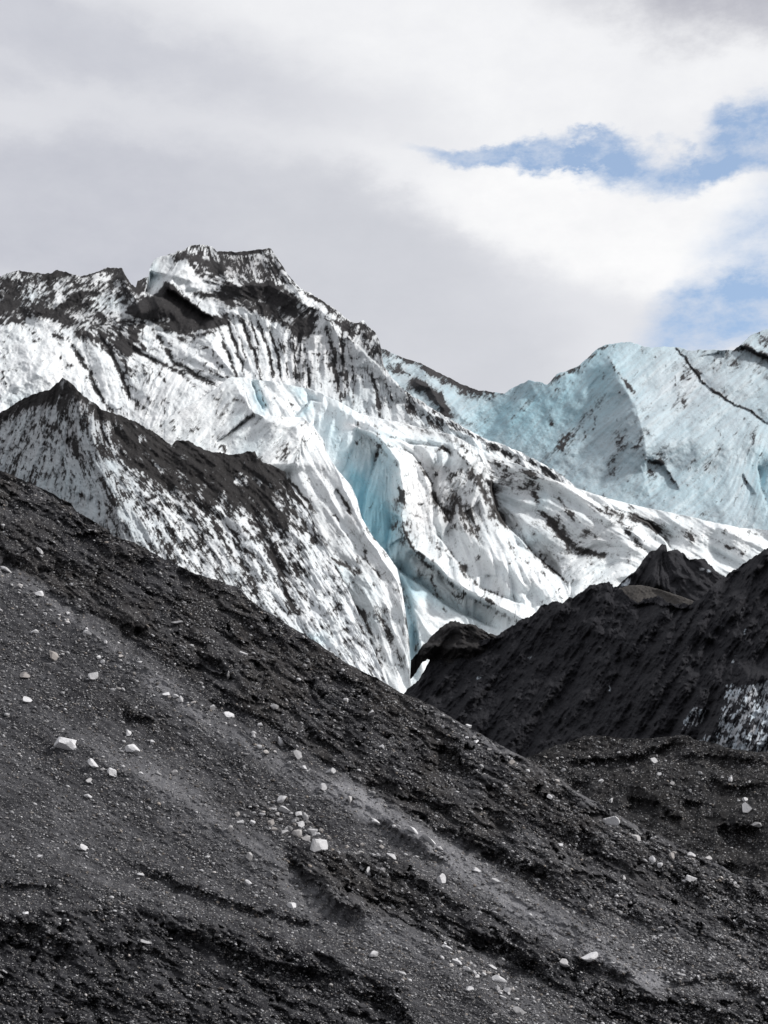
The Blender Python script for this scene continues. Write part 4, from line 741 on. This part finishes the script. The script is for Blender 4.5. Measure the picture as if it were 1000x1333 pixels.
ROCKS = [  # px, py, width px, height px, tilt deg (image, clockwise), tone, warm, label
 (88, 970, 33, 16, 18, .95, 0, 'largest white boulder, long and smooth, lying low at the left of the gravel slope'),
 (173, 975, 19, 10, 5, .95, 0, 'white oval stone to the right of the largest white boulder'),
 (122, 995, 17, 9, 24, .9, 0, 'pale flat stone just below and right of the largest white boulder'),
 (147, 1006, 14, 8, 20, .85, 0, 'pale stone at the lower right end of the row below the largest boulder'),
 (134, 1002, 7, 4, 20, .75, .3, 'small pale stone between the two flat stones below the largest boulder'),
 (116, 1017, 8, 7, 0, .6, .1, 'grey round stone alone under the row of flat pale stones'),
 (168, 955, 7, 8, 0, .85, 0, 'small upright white stone above the white oval stone'),
 (199, 966, 6, 5, 0, .7, 0, 'small round pale stone right of the white oval stone'),
 (122, 881, 13, 11, 15, .75, 0, 'blocky pale grey stone casting a dark shadow, left part of the slope'),
 (33, 880, 14, 8, 20, .65, .8, 'tan brown stone near the left edge above a white stone'),
 (36, 912, 12, 7, 25, .95, 0, 'white flat stone near the left edge below the tan one'),
 (70, 855, 14, 10, 25, .55, .9, 'ochre lumpy stone high on the left of the slope'),
 (45, 823, 11, 6, 5, .85, 0, 'pale low stone on the gravel above the ochre one'),
 (52, 773, 12, 7, 15, .9, 0, 'white stone on the upper edge of the gravel at the far left'),
 (8, 742, 22, 5, 25, .8, 0, 'long thin pale stone at the left frame edge'),
 (114, 826, 12, 7, 30, .75, 0, 'pale stone in the gravel band above the blocky grey one'),
 (129, 856, 8, 5, 15, .85, 0, 'upper of two small white stones above the blocky grey stone'),
 (134, 862, 6, 5, 15, .85, 0, 'lower of two small white stones above the blocky grey stone'),
 (217, 904, 10, 6, 20, .95, 0, 'bright white stone at the left end of a trio on the pale gravel band'),
 (229, 907, 9, 5, 10, .8, 0, 'middle stone of the trio on the pale gravel band'),
 (236, 912, 7, 8, 30, .8, 0, 'right stone of the trio on the pale gravel band'),
 (298, 932, 15, 8, 25, .95, 0, 'brilliant white flat stone at the edge of the dark rubble'),
 (276, 923, 9, 9, 0, .55, 0, 'grey round stone left of the brilliant white flat one'),
 (366, 967, 17, 9, 40, .85, 0, 'pale curved slab leaning below the dark rubble bank'),
 (388, 983, 15, 9, 40, .5, 0, 'grey slab just down the slope from the pale curved one'),
 (431, 1005, 12, 9, 20, .75, 0, 'pale stone high on the band, right of the grey slab'),
 (421, 1025, 10, 8, 20, .75, 0, 'pale square stone above the stone cluster'),
 (416, 1103, 22, 17, 10, .8, 0, 'large angular pale boulder at the lower end of the stone cluster'),
 (367, 1042, 11, 10, 10, .85, 0, 'white stone at the top of the stone cluster'),
 (371, 1055, 17, 8, 12, .7, 0, 'pale pointed slab with a black hollow under it in the stone cluster'),
 (389, 1060, 9, 7, 15, .7, 0, 'pale stone right of the pointed slab in the stone cluster'),
 (398, 1065, 8, 7, 0, .65, 0, 'right-hand stone of the upper row in the stone cluster'),
 (392, 1074, 9, 9, 30, .7, 0, 'pale tilted stone in the middle of the stone cluster'),
 (353, 1072, 9, 10, 20, .42, .8, 'brown upright stone at the left of the stone cluster'),
 (357, 1080, 9, 6, 0, .5, .8, 'small brown stone beneath the upright brown one in the cluster'),
 (370, 1084, 9, 8, 20, .5, .1, 'grey stone at the lower left of the stone cluster'),
 (377, 1080, 8, 7, 20, .32, .1, 'dark grey stone between the paler ones of the cluster'),
 (386, 1086, 14, 10, 0, .65, .5, 'tan stone next to the lower edge of the cluster'),
 (406, 1084, 14, 9, 15, .65, 0, 'pale stone just above the large angular boulder'),
 (399, 1092, 10, 7, 5, .55, .4, 'tan stone left of the large angular boulder'),
 (341, 1061, 8, 5, 0, .55, 0, 'small grey stone at the upper left of the cluster'),
 (309, 1061, 7, 7, 0, .5, .6, 'brown stone apart to the left of the cluster'),
 (313, 1071, 9, 5, -10, .75, 0, 'white flat pebble apart to the left of the cluster'),
 (300, 1080, 7, 9, 0, .5, .3, 'grey brown stone at the far left end of the cluster'),
 (329, 1071, 7, 5, 25, .8, 0, 'white pebble between the cluster and the stones apart from it'),
 (325, 1116, 8, 10, 10, .6, .3, 'pinkish upright stone on the smooth gravel below the cluster'),
 (324, 1151, 11, 7, 25, .95, 0, 'white stone alone on the smooth gravel band'),
 (380, 1179, 12, 9, 35, .9, 0, 'white stone on the lower edge of the smooth gravel band'),
 (487, 1243, 9, 10, 40, .85, 0, 'tilted white stone low in the middle of the slope'),
 (472, 1131, 9, 7, 0, .65, 0, 'left of two pale stones on top of the dark bank'),
 (481, 1135, 9, 10, 20, .7, 0, 'right of two pale stones on top of the dark bank'),
 (575, 1146, 12, 13, 30, .75, 0, 'pale upright stone on the dark bank under the bright gravel'),
 (510, 1115, 14, 6, 20, .7, 0, 'long pale stone at the left end of the dark bank'),
 (456, 1042, 6, 9, 0, .7, .3, 'small upright cream stone in the gravel band'),
 (490, 1071, 12, 5, 35, .9, 0, 'thin white stone lying along the bright gravel band'),
 (537, 1081, 18, 6, 38, .9, 0, 'upper thin white slab on the bright gravel band'),
 (558, 1094, 20, 6, 36, .9, 0, 'lower thin white slab on the bright gravel band'),
 (573, 1105, 11, 5, 30, .8, 0, 'short white stone below the thin white slabs'),
 (622, 1134, 13, 6, 20, .75, 0, 'grey white stone low on the bright gravel band'),
 (646, 1148, 14, 6, 25, .7, 0, 'flat stone further down the bright gravel band'),
 (497, 972, 8, 5, 15, .95, 0, 'bright white stone on the dark rubble high in the middle'),
 (484, 929, 8, 9, 15, .6, .1, 'rounded pale stone high on the rubble near the crest'),
 (450, 912, 7, 5, 0, .85, 0, 'white pebble on the rubble left of the rounded stone'),
 (317, 852, 11, 6, 10, .65, 0, 'pale stone in the dark rubble high on the slope'),
 (311, 874, 8, 4, 0, .7, .2, 'small flat cream stone below the pale one in the rubble'),
 (298, 880, 4, 10, 0, .5, .2, 'thin upright stone in the dark rubble'),
 (357, 921, 11, 7, 15, .5, .1, 'grey brown stone in the rubble above the slabs'),
 (53, 719, 5, 12, -35, .7, 0, 'thin tilted pale stone high at the left'),
 (231, 811, 16, 4, 0, .5, 0, 'low pale stone flush with the rubble, upper middle left'),
 (795, 1070, 20, 14, 30, .7, 0, 'large pale boulder on the right crest of the near slope'),
 (900, 1114, 11, 7, 15, .8, .1, 'white stone on the crest right of the large pale boulder'),
 (922, 1117, 9, 5, 0, .65, .3, 'pinkish flat stone at the right on the crest'),
 (849, 1120, 9, 9, 10, .9, 0, 'round white stone below the right crest'),
 (859, 1127, 7, 7, 10, .8, 0, 'small white stone touching the lower right of the round one'),
 (900, 1145, 15, 8, 10, .85, 0, 'oval white stone right of the round one'),
 (828, 1090, 13, 6, 35, .7, .3, 'pale slanted stone just under the crest'),
 (874, 1115, 8, 8, 30, .5, .7, 'tan angular stone below the right crest'),
 (717, 1038, 10, 5, 25, .8, 0, 'white stone low on the middle part of the crest'),
 (666, 994, 9, 8, 20, .4, .9, 'reddish brown stone on the crest above the mound'),
 (610, 946, 8, 5, 10, .85, 0, 'white pebble on the crest in front of the black hill'),
 (620, 966, 7, 5, 0, .9, 0, 'white pebble a little below the crest in front of the black hill'),
 (730, 1101, 6, 5, 0, .85, 0, 'small bright pebble on the dark ridge above the bright band'),
 (768, 1247, 22, 9, -20, .9, 0, 'long white slab sticking out over the dark ledge, lower right'),
 (735, 1254, 13, 9, 25, .6, .2, 'grey broken stone left of the long white slab'),
 (812, 1145, 6, 8, -30, .7, .2, 'small cream stone standing in the striped gravel at the right'),
 (958, 1200, 8, 5, 30, .85, 0, 'white pebble near the right edge of the slope'),
 (970, 1206, 7, 5, 30, .8, 0, 'paler pebble down the slope from it near the right edge'),
 (860, 1209, 8, 4, 0, .8, 0, 'flat white pebble on the striped gravel, lower right'),
 (650, 1275, 20, 8, 12, .75, 0, 'long pale slab at the bottom in a heap of pale stones'),
 (640, 1260, 14, 6, 25, .7, 0, 'pale stone at the top of the heap, bottom middle'),
 (612, 1288, 10, 7, 25, .85, 0, 'rounded white stone left of the heap at the bottom'),
 (595, 1253, 14, 6, 30, .75, 0, 'pale stone on the left edge of the heap'),
 (607, 1262, 10, 6, 20, .7, 0, 'lower stone on the left edge of the heap'),
 (660, 1290, 10, 7, 0, .65, 0, 'pale stone under the long slab at the bottom'),
 (655, 1300, 9, 6, 10, .6, 0, 'lowest pale stone of the heap'),
 (676, 1318, 18, 10, 15, .5, .1, 'broad grey stone near the bottom edge right of the heap'),
 (583, 1235, 16, 5, 32, .75, 0, 'thin pale slab above the heap'),
 (523, 1268, 11, 6, 25, .6, 0, 'grey pale stone left of the heap on smooth gravel'),
 (655, 1217, 10, 5, 10, .3, .2, 'dark slab at the lip of the black hollow'),
 (109, 1105, 10, 8, 25, .85, 0, 'white stone low at the left of the slope'),
 (115, 1037, 11, 5, 25, .75, 0, 'slim pale stone under the grey round one'),
 (183, 1139, 9, 6, 40, .75, 0, 'pale stone beside the crack at the lower left'),
 (33, 1190, 8, 7, 20, .85, 0, 'white stone above the black hollow at the lower left'),
 (52, 1116, 7, 6, 20, .7, 0, 'pale pebble on the lower left gravel'),
 (228, 1007, 7, 8, 10, .6, .3, 'cream stone standing right of the two flat pale stones'),
 (184, 1007, 7, 4, 5, .8, 0, 'small white stone on the smooth strip left of the cream one'),
 (190, 1226, 24, 3.5, 10, .5, 0, 'thin pale slab along the ledge at the lower left'),
 (135, 1303, 7, 5, 20, .8, 0, 'white pebble near the bottom edge at the left'),
]
MOUND_ROCKS = [
 (851, 991, 11, 7, 25, .85, 0, 'white stone on the low mound below its crest'),
 (971, 1053, 11, 13, 10, .6, 0, 'pale blue grey upright stone on the mound at the right'),
 (970, 1042, 7, 6, 0, .9, 0, 'small white stone on top of the upright grey one'),
 (783, 1017, 8, 5, 5, .8, 0, 'white pebble on the lower left of the mound'),
 (733, 1003, 7, 4, 0, .7, 0, 'pale pebble at the left foot of the mound'),
 (858, 1008, 6, 4, 0, .75, 0, 'small pebble under the white stone on the mound'),
 (795, 1043, 6, 7, 0, .7, 0, 'pale pebble in the dark lower part of the mound'),
 (951, 1015, 6, 6, 0, .8, 0, 'white pebble left above the upright grey stone'),
 (985, 1274-200, 12, 6, 0, .45, .1, 'flat grey stone at the right frame edge of the mound'),
]

def norm_at(key, px, py):
    a, _ = surf(key, px-7, py); b, _ = surf(key, px+7, py); c, _ = surf(key, px, py-7); d, _ = surf(key, px, py+7)
    n = np.cross(b-a, c-d); n /= np.linalg.norm(n); return n if n[1] < 0 else -n

def place_rock(key, px, py, w, h, tilt, tone, warm, label, group, mat, seed):
    from mathutils import Matrix, Vector
    p, q = surf(key, px, py)
    # stand the stone proud of the highest ground under it
    pts = [surf(key, px+dx*w*.3, py+dy*h*.3)[0] for dx in (-1, 0, 1) for dy in (-1, 0, 1)]
    y = np.median([t[1] for t in pts])
    p = p*(y/p[1]) if False else p
    sx = w*q*.5*1.04; sz = h*q*.5*1.15; sy = max(sz*1.1, sx*.6)
    me = stone_mesh('rock', seed, sx, sy, sz, tone, warm, mat)
    o = bpy.data.objects.new('rock', me); C.objects.link(o)
    o.location = Vector(p)+Vector((0, -sy*.45, sz*.12))
    o.rotation_euler = (0, math.radians(tilt), 0)
    o['label'] = label; o['category'] = 'rock'
    if group: o['group'] = group
    return o

def build_rocks():
    mat = stone_material(); s = 0
    for t in ROCKS: s += 1; place_rock('slope', *t, 'rocks on the gravel slope', mat, 1000+s)
    for t in MOUND_ROCKS: s += 1; place_rock('mound', *t, 'rocks on the gravel mound', mat, 1000+s)
    # smaller ones that nothing tells apart
    def scatter(key, n, pts, wmin, wmax, label, group, ton=(.45, .95)):
        nonlocal s
        P = np.array(pts, float); g = np.random.default_rng(len(pts)*31+n)
        seg = np.hypot(*(P[1:]-P[:-1])[:, :2].T); cum = np.concatenate([[0], np.cumsum(seg)])
        protos = []
        for k in range(n):
            t = g.uniform(0, cum[-1]); i = np.searchsorted(cum, t)-1; i = max(0, min(i, len(seg)-1)); f = (t-cum[i])/seg[i]
            c = P[i]*(1-f)+P[i+1]*f; x = c[0]+g.normal()*c[2]*.5; y = c[1]+g.normal()*c[2]*.5
            if y < line(GR[key][3], x)+6 or not (4 < x < 996) or y > 1328: continue
            s += 1; w = wmin+(wmax-wmin)*g.random()**2
            place_rock(key, x, y, w, w*g.uniform(.5, .8), g.uniform(5, 35), g.uniform(*ton), g.choice([0, 0, .3, .7]), label, group, mat, 3000+s)
    scatter('slope', 40, [(20, 760, 8), (100, 815, 12), (210, 895, 16), (300, 940, 14), (400, 1000, 16), (480, 1045, 14)], 4, 7.5, 'small pale stone in the stony strip along the upper edge of the pale gravel', 'small stones of the upper gravel strip')
    scatter('slope', 34, [(330, 1045, 14), (380, 1070, 14), (430, 1092, 14), (500, 1115, 14)], 5, 9, 'small stone in the dense patch around the stone cluster', 'small stones around the cluster', (.3, .8))
    scatter('slope', 34, [(580, 1240, 10), (630, 1275, 22), (680, 1300, 22)], 4, 8, 'small pale stone in the heap at the bottom of the slope', 'small stones of the bottom heap')
    scatter('slope', 34, [(820, 1262, 10), (880, 1272, 8), (950, 1275, 10), (995, 1300, 6)], 4, 7.5, 'small pale stone on the gravel lip at the lower right', 'small stones on the lower right lip', (.4, .85))
    scatter('slope', 30, [(560, 930, 8), (640, 975, 10), (720, 1020, 14), (800, 1070, 12), (900, 1120, 10), (980, 1160, 12)], 4, 7, 'small pale stone strung along the crest of the near slope', 'small stones on the crest')
    scatter('mound', 26, [(720, 985, 10), (820, 1000, 20), (900, 1020, 24), (970, 1030, 24)], 3.5, 6, 'small pale stone scattered over the dark mound', 'small stones on the mound', (.4, .85))

def build_pebbles():
    """the countless grit and pebbles of both gravel surfaces"""
    mat = bpy.data.materials['stone']
    for key, n, seed, xr in (('slope', 80000, 5, (-40, 1040)), ('mound', 9000, 6, (680, 1040))):
        r, R, D0, top = GR[key]; g = np.random.default_rng(seed)
        px = g.uniform(xr[0], xr[1], n*3); tp = line(top, px); py = g.uniform(0, 1, n*3)*((1345 if key == 'slope' else 1160)-tp)+tp+2
        dn = .5+.9*fbm(px, py, 45, 3, seed+31)+.7*aniso(px, py, 32, 60, 12, 3, seed+33)
        if key == 'slope':
            dn += .5*(1-r.samp(GR['zone'], px, py)) - 1.0*np.clip(r.samp(GR['tone'], px, py)-.35, 0, 1)
        keep = g.random(n*3) < np.clip(dn, .06, 1.3)/1.3; px, py = px[keep][:n], py[keep][:n]; n = len(px)
        D = D0*(1+r.samp(R, px, py)/FPX); P = world(px, py, D); q = D/FPX
        size = q*(.42+.62*g.exponential(.70, n)).clip(.4, 3.2)*(1.0 if key == 'slope' else .8)
        V, F = IV, IF; nv = len(V)
        sc = np.stack([g.uniform(.8, 1.5, n), g.uniform(.7, 1.1, n), g.uniform(.5, .85, n)], -1)*size[:, None]
        rot = g.uniform(0, 6.28, n); tl = g.uniform(-.1, .8, n)
        v = V[None]*(1+.28*g.standard_normal((n, nv, 1)).clip(-1, 1))*sc[:, None]
        c, s_ = np.cos(tl)[:, None], np.sin(tl)[:, None]
        x = v[..., 0]*c+v[..., 2]*s_; z = -v[..., 0]*s_+v[..., 2]*c; v = np.stack([x, v[..., 1], z], -1)+P[:, None]
        v[..., 1] -= size[:, None]*.25
        me = bpy.data.meshes.new('pebbles'); me.vertices.add(n*nv); me.vertices.foreach_set('co', v.astype(np.float32).ravel())
        f = (F[None]+np.arange(n)[:, None, None]*nv).reshape(-1, 3)
        me.loops.add(f.size); me.loops.foreach_set('vertex_index', f.astype(np.int32).ravel())
        me.polygons.add(len(f)); me.polygons.foreach_set('loop_start', np.arange(0, f.size, 3, dtype=np.int32)); me.update(calc_edges=True)
        t = g.beta(1.2, 3.6, n)*.85; t = np.where(g.random(n) < .11, g.uniform(.4, .9, n), t)
        a = me.attributes.new('tone', 'FLOAT', 'POINT'); a.data.foreach_set('value', np.repeat(t, nv).astype(np.float32))
        wv = np.where(g.random(n) < .2, g.uniform(0, .8, n), 0)
        a = me.attributes.new('warm', 'FLOAT', 'POINT'); a.data.foreach_set('value', np.repeat(wv, nv).astype(np.float32))
        me.materials.append(mat); o = bpy.data.objects.new('pebbles', me); C.objects.link(o)
        o['kind'] = 'stuff'; o['category'] = 'pebbles'; o['label'] = 'loose grey pebbles strewn over the near gravel slope' if key == 'slope' else 'loose pebbles strewn over the low dark mound'

# ------------------------------------------------------------------ sky, light, camera
SUN = np.array([.74, -.26, .62]); SUN /= np.linalg.norm(SUN)
def build_sky():
    w = bpy.data.worlds.new('World'); bpy.context.scene.world = w; w.use_nodes = True; nt = w.node_tree
    for n in list(nt.nodes): nt.nodes.remove(n)
    N = nt.nodes.new; Lk = nt.links.new
    out = N('ShaderNodeOutputWorld'); bg = N('ShaderNodeBackground'); bg.inputs[1].default_value = .1; Lk(bg.outputs[0], out.inputs[0])
    sky = N('ShaderNodeTexSky'); sky.sky_type = 'NISHITA'; sky.sun_disc = False
    sky.sun_elevation = math.asin(SUN[2]); sky.sun_rotation = math.atan2(SUN[0], SUN[1]); sky.air_density = 1.0; sky.dust_density = .6; sky.ozone_density = 2.0
    tc = N('ShaderNodeTexCoord'); sp = N('ShaderNodeSeparateXYZ'); Lk(tc.outputs['Generated'], sp.inputs[0])
    # plane of cloud seen from below: bearing and height
    cb = N('ShaderNodeCombineXYZ'); Lk(sp.outputs[0], cb.inputs[0]); Lk(sp.outputs[2], cb.inputs[1])
    def D(px, py):
        v = world(np.array([px]), np.array([py]), np.array([1.0]))[0]-np.array([0, 0, CAMZ]); v /= np.linalg.norm(v); return v[0], v[2]
    def ns(scale, detail, rough, off=0, stretch=(1, 1)):
        mp = N('ShaderNodeMapping'); mp.inputs['Location'].default_value = (off, off*.7, 0); mp.inputs['Scale'].default_value = (stretch[0], stretch[1], 1); Lk(cb.outputs[0], mp.inputs[0])
        n = N('ShaderNodeTexNoise'); n.inputs['Scale'].default_value = scale; n.inputs['Detail'].default_value = detail; n.inputs['Roughness'].default_value = rough
        Lk(mp.outputs[0], n.inputs['Vector']); return n
    wn = ns(9, 7, .62, 3, (1, 1.7)); w1 = N('ShaderNodeVectorMath'); w1.operation = 'SUBTRACT'; Lk(wn.outputs['Color'], w1.inputs[0]); w1.inputs[1].default_value = (.5, .5, .5)
    w2 = N('ShaderNodeVectorMath'); w2.operation = 'SCALE'; Lk(w1.outputs[0], w2.inputs[0]); w2.inputs['Scale'].default_value = .075
    w3 = N('ShaderNodeVectorMath'); w3.operation = 'ADD'; Lk(cb.outputs[0], w3.inputs[0]); Lk(w2.outputs[0], w3.inputs[1])
    def blob(px, py, rx, ry, ang, soft=1.0):
        cx, cz = D(px, py); k = .93/FPX
        mp = N('ShaderNodeMapping'); mp.vector_type = 'TEXTURE'; mp.inputs['Location'].default_value = (cx, cz, 0)
        mp.inputs['Rotation'].default_value = (0, 0, math.radians(-ang)); mp.inputs['Scale'].default_value = (rx*k, ry*k, 1); Lk(w3.outputs[0], mp.inputs[0])
        ln = N('ShaderNodeVectorMath'); ln.operation = 'LENGTH'; Lk(mp.outputs[0], ln.inputs[0])
        mr = N('ShaderNodeMapRange'); mr.interpolation_type = 'SMOOTHSTEP'; Lk(ln.outputs['Value'], mr.inputs[0])
        mr.inputs[1].default_value = 1+.5*soft; mr.inputs[2].default_value = max(0, 1-.5*soft); mr.inputs[3].default_value = 0; mr.inputs[4].default_value = 1
        return mr.outputs[0]
    def mx(fac, a, b):
        n = N('ShaderNodeMix'); n.data_type = 'RGBA'
        for key, v in ((0, fac), (6, a), (7, b)):
            if isinstance(v, (int, float)): n.inputs[key].default_value = v
            elif isinstance(v, tuple): n.inputs[key].default_value = v+(1,)
            else: Lk(v, n.inputs[key])
        return n.outputs[2]
    def mul(a, k):
        n = N('ShaderNodeMath'); n.operation = 'MULTIPLY'; Lk(a, n.inputs[0])
        if isinstance(k, float): n.inputs[1].default_value = k
        else: Lk(k, n.inputs[1])
        return n.outputs[0]
    base = ns(5, 6, .55, 1, (1, 2.2)); fine = ns(26, 9, .66, 5, (1, 1.7))
    g = 10.0
    white = (.945*g, .95*g, .965*g); lite = (.73*g, .74*g, .785*g); grey = (.54*g, .555*g, .62*g); dk = (.45*g, .455*g, .515*g)
    c = mx(mul(base.outputs[0], .8), lite, white)
    c = mx(mul(blob(620, 200, 330, 110, 22, 1.4), .9), c, white); c = mx(mul(blob(760, 60, 420, 90, 10, 1.4), .8), c, white)
    c = mx(mul(blob(820, 290, 250, 80, 12, .7), 1.0), c, (.99*g, .99*g, .995*g)); c = mx(mul(blob(250, 155, 320, 26, 3, 1.5), .45), c, white)
    c = mx(mul(blob(90, 60, 420, 70, 10, 1.5), .85), c, grey)
    c = mx(mul(blob(180, 300, 480, 112, 10, .7), .95), c, grey); c = mx(mul(blob(510, 405, 280, 115, 28, .7), .9), c, (.61*g, .625*g, .675*g))
    c = mx(mul(blob(770, 420, 170, 60, 10, 1.2), .55), c, lite)
    c = mx(mul(blob(960, 5, 200, 45, 8, 1.4), .95), c, dk)
    c = mx(mul(blob(330, 60, 260, 40, 12, 1.4), .35), c, white)
    gv = N('ShaderNodeMapRange'); Lk(fine.outputs[0], gv.inputs[0]); gv.inputs[1].default_value = .3; gv.inputs[2].default_value = .7; gv.inputs[3].default_value = 0; gv.inputs[4].default_value = .32
    c = mx(gv.outputs[0], c, lite)
    # holes where the blue sky shows
    def holes(lst):
        acc = None
        for b_ in lst:
            if acc is None: acc = b_
            else:
                n = N('ShaderNodeMath'); n.operation = 'MAXIMUM'; Lk(acc, n.inputs[0]); Lk(b_, n.inputs[1]); acc = n.outputs[0]
        return acc
    h = holes([blob(660, 203, 110, 17, 0, .8), blob(760, 200, 100, 20, -2, .8), blob(880, 215, 130, 27, 4, .8), blob(990, 195, 80, 40, 6, .8), blob(960, 400, 110, 52, -14, 1.0), blob(1120, 330, 150, 100, 0, 1.0)])
    fr = N('ShaderNodeMapRange'); Lk(fine.outputs[0], fr.inputs[0]); fr.inputs[1].default_value = .36; fr.inputs[2].default_value = .6; fr.inputs[3].default_value = 1.25; fr.inputs[4].default_value = .55
    fac = mul(h, fr.outputs[0]); cl = N('ShaderNodeClamp'); Lk(fac, cl.inputs[0])
    sk = mx(1.0, sky.outputs[0], sky.outputs[0])
    st = N('ShaderNodeVectorMath'); st.operation = 'MULTIPLY'; Lk(sky.outputs[0], st.inputs[0]); st.inputs[1].default_value = (.90, 1.0, 1.04)
    sm = N('ShaderNodeVectorMath'); sm.operation = 'SCALE'; Lk(st.outputs[0], sm.inputs[0]); sm.inputs['Scale'].default_value = 1.75
    thin = mx(.22, sm.outputs[0], (.85*g, .88*g, .92*g))
    c = mx(cl.outputs[0], c, thin)
    ov = N('ShaderNodeMapRange'); Lk(sp.outputs[1], ov.inputs[0]); ov.inputs[1].default_value = .75; ov.inputs[2].default_value = -.1; ov.inputs[3].default_value = 1; ov.inputs[4].default_value = .75
    sv = N('ShaderNodeVectorMath'); sv.operation = 'SCALE'; Lk(c, sv.inputs[0]); Lk(ov.outputs[0], sv.inputs['Scale'])
    Lk(sv.outputs[0], bg.inputs[0])

    sd = bpy.data.lights.new('sun', 'SUN'); sd.energy = 3.4; sd.angle = math.radians(7); sd.color = (1, .975, .94)
    so = bpy.data.objects.new('sun', sd); C.objects.link(so)
    from mathutils import Vector
    so.rotation_euler = Vector(SUN.tolist()).to_track_quat('Z', 'Y').to_euler()

def build_camera():
    cd = bpy.data.cameras.new('camera'); co = bpy.data.objects.new('camera', cd); C.objects.link(co)
    co.location = (0, 0, CAMZ); co.rotation_euler = (math.pi/2+PITCH, 0, 0)
    cd.sensor_fit = 'VERTICAL'; cd.sensor_height = 24; cd.lens = 24*FPX/H0; cd.clip_start = .5; cd.clip_end = 20000
    bpy.context.scene.camera = co
    sc = bpy.context.scene; sc.view_settings.view_transform = 'Standard'; sc.view_settings.look = 'None'; sc.view_settings.exposure = 0; sc.view_settings.gamma = 1
    sc.render.resolution_x, sc.render.resolution_y = 768, 1024

import time
T0 = time.time()
for f in (build_far_wall, build_massif, build_tongue, build_flank, build_dirt_ridge, build_hills, build_mound, build_slope, build_ground, build_rocks, build_pebbles, build_sky, build_camera):
    f(); print(f.__name__, round(time.time()-T0, 1))
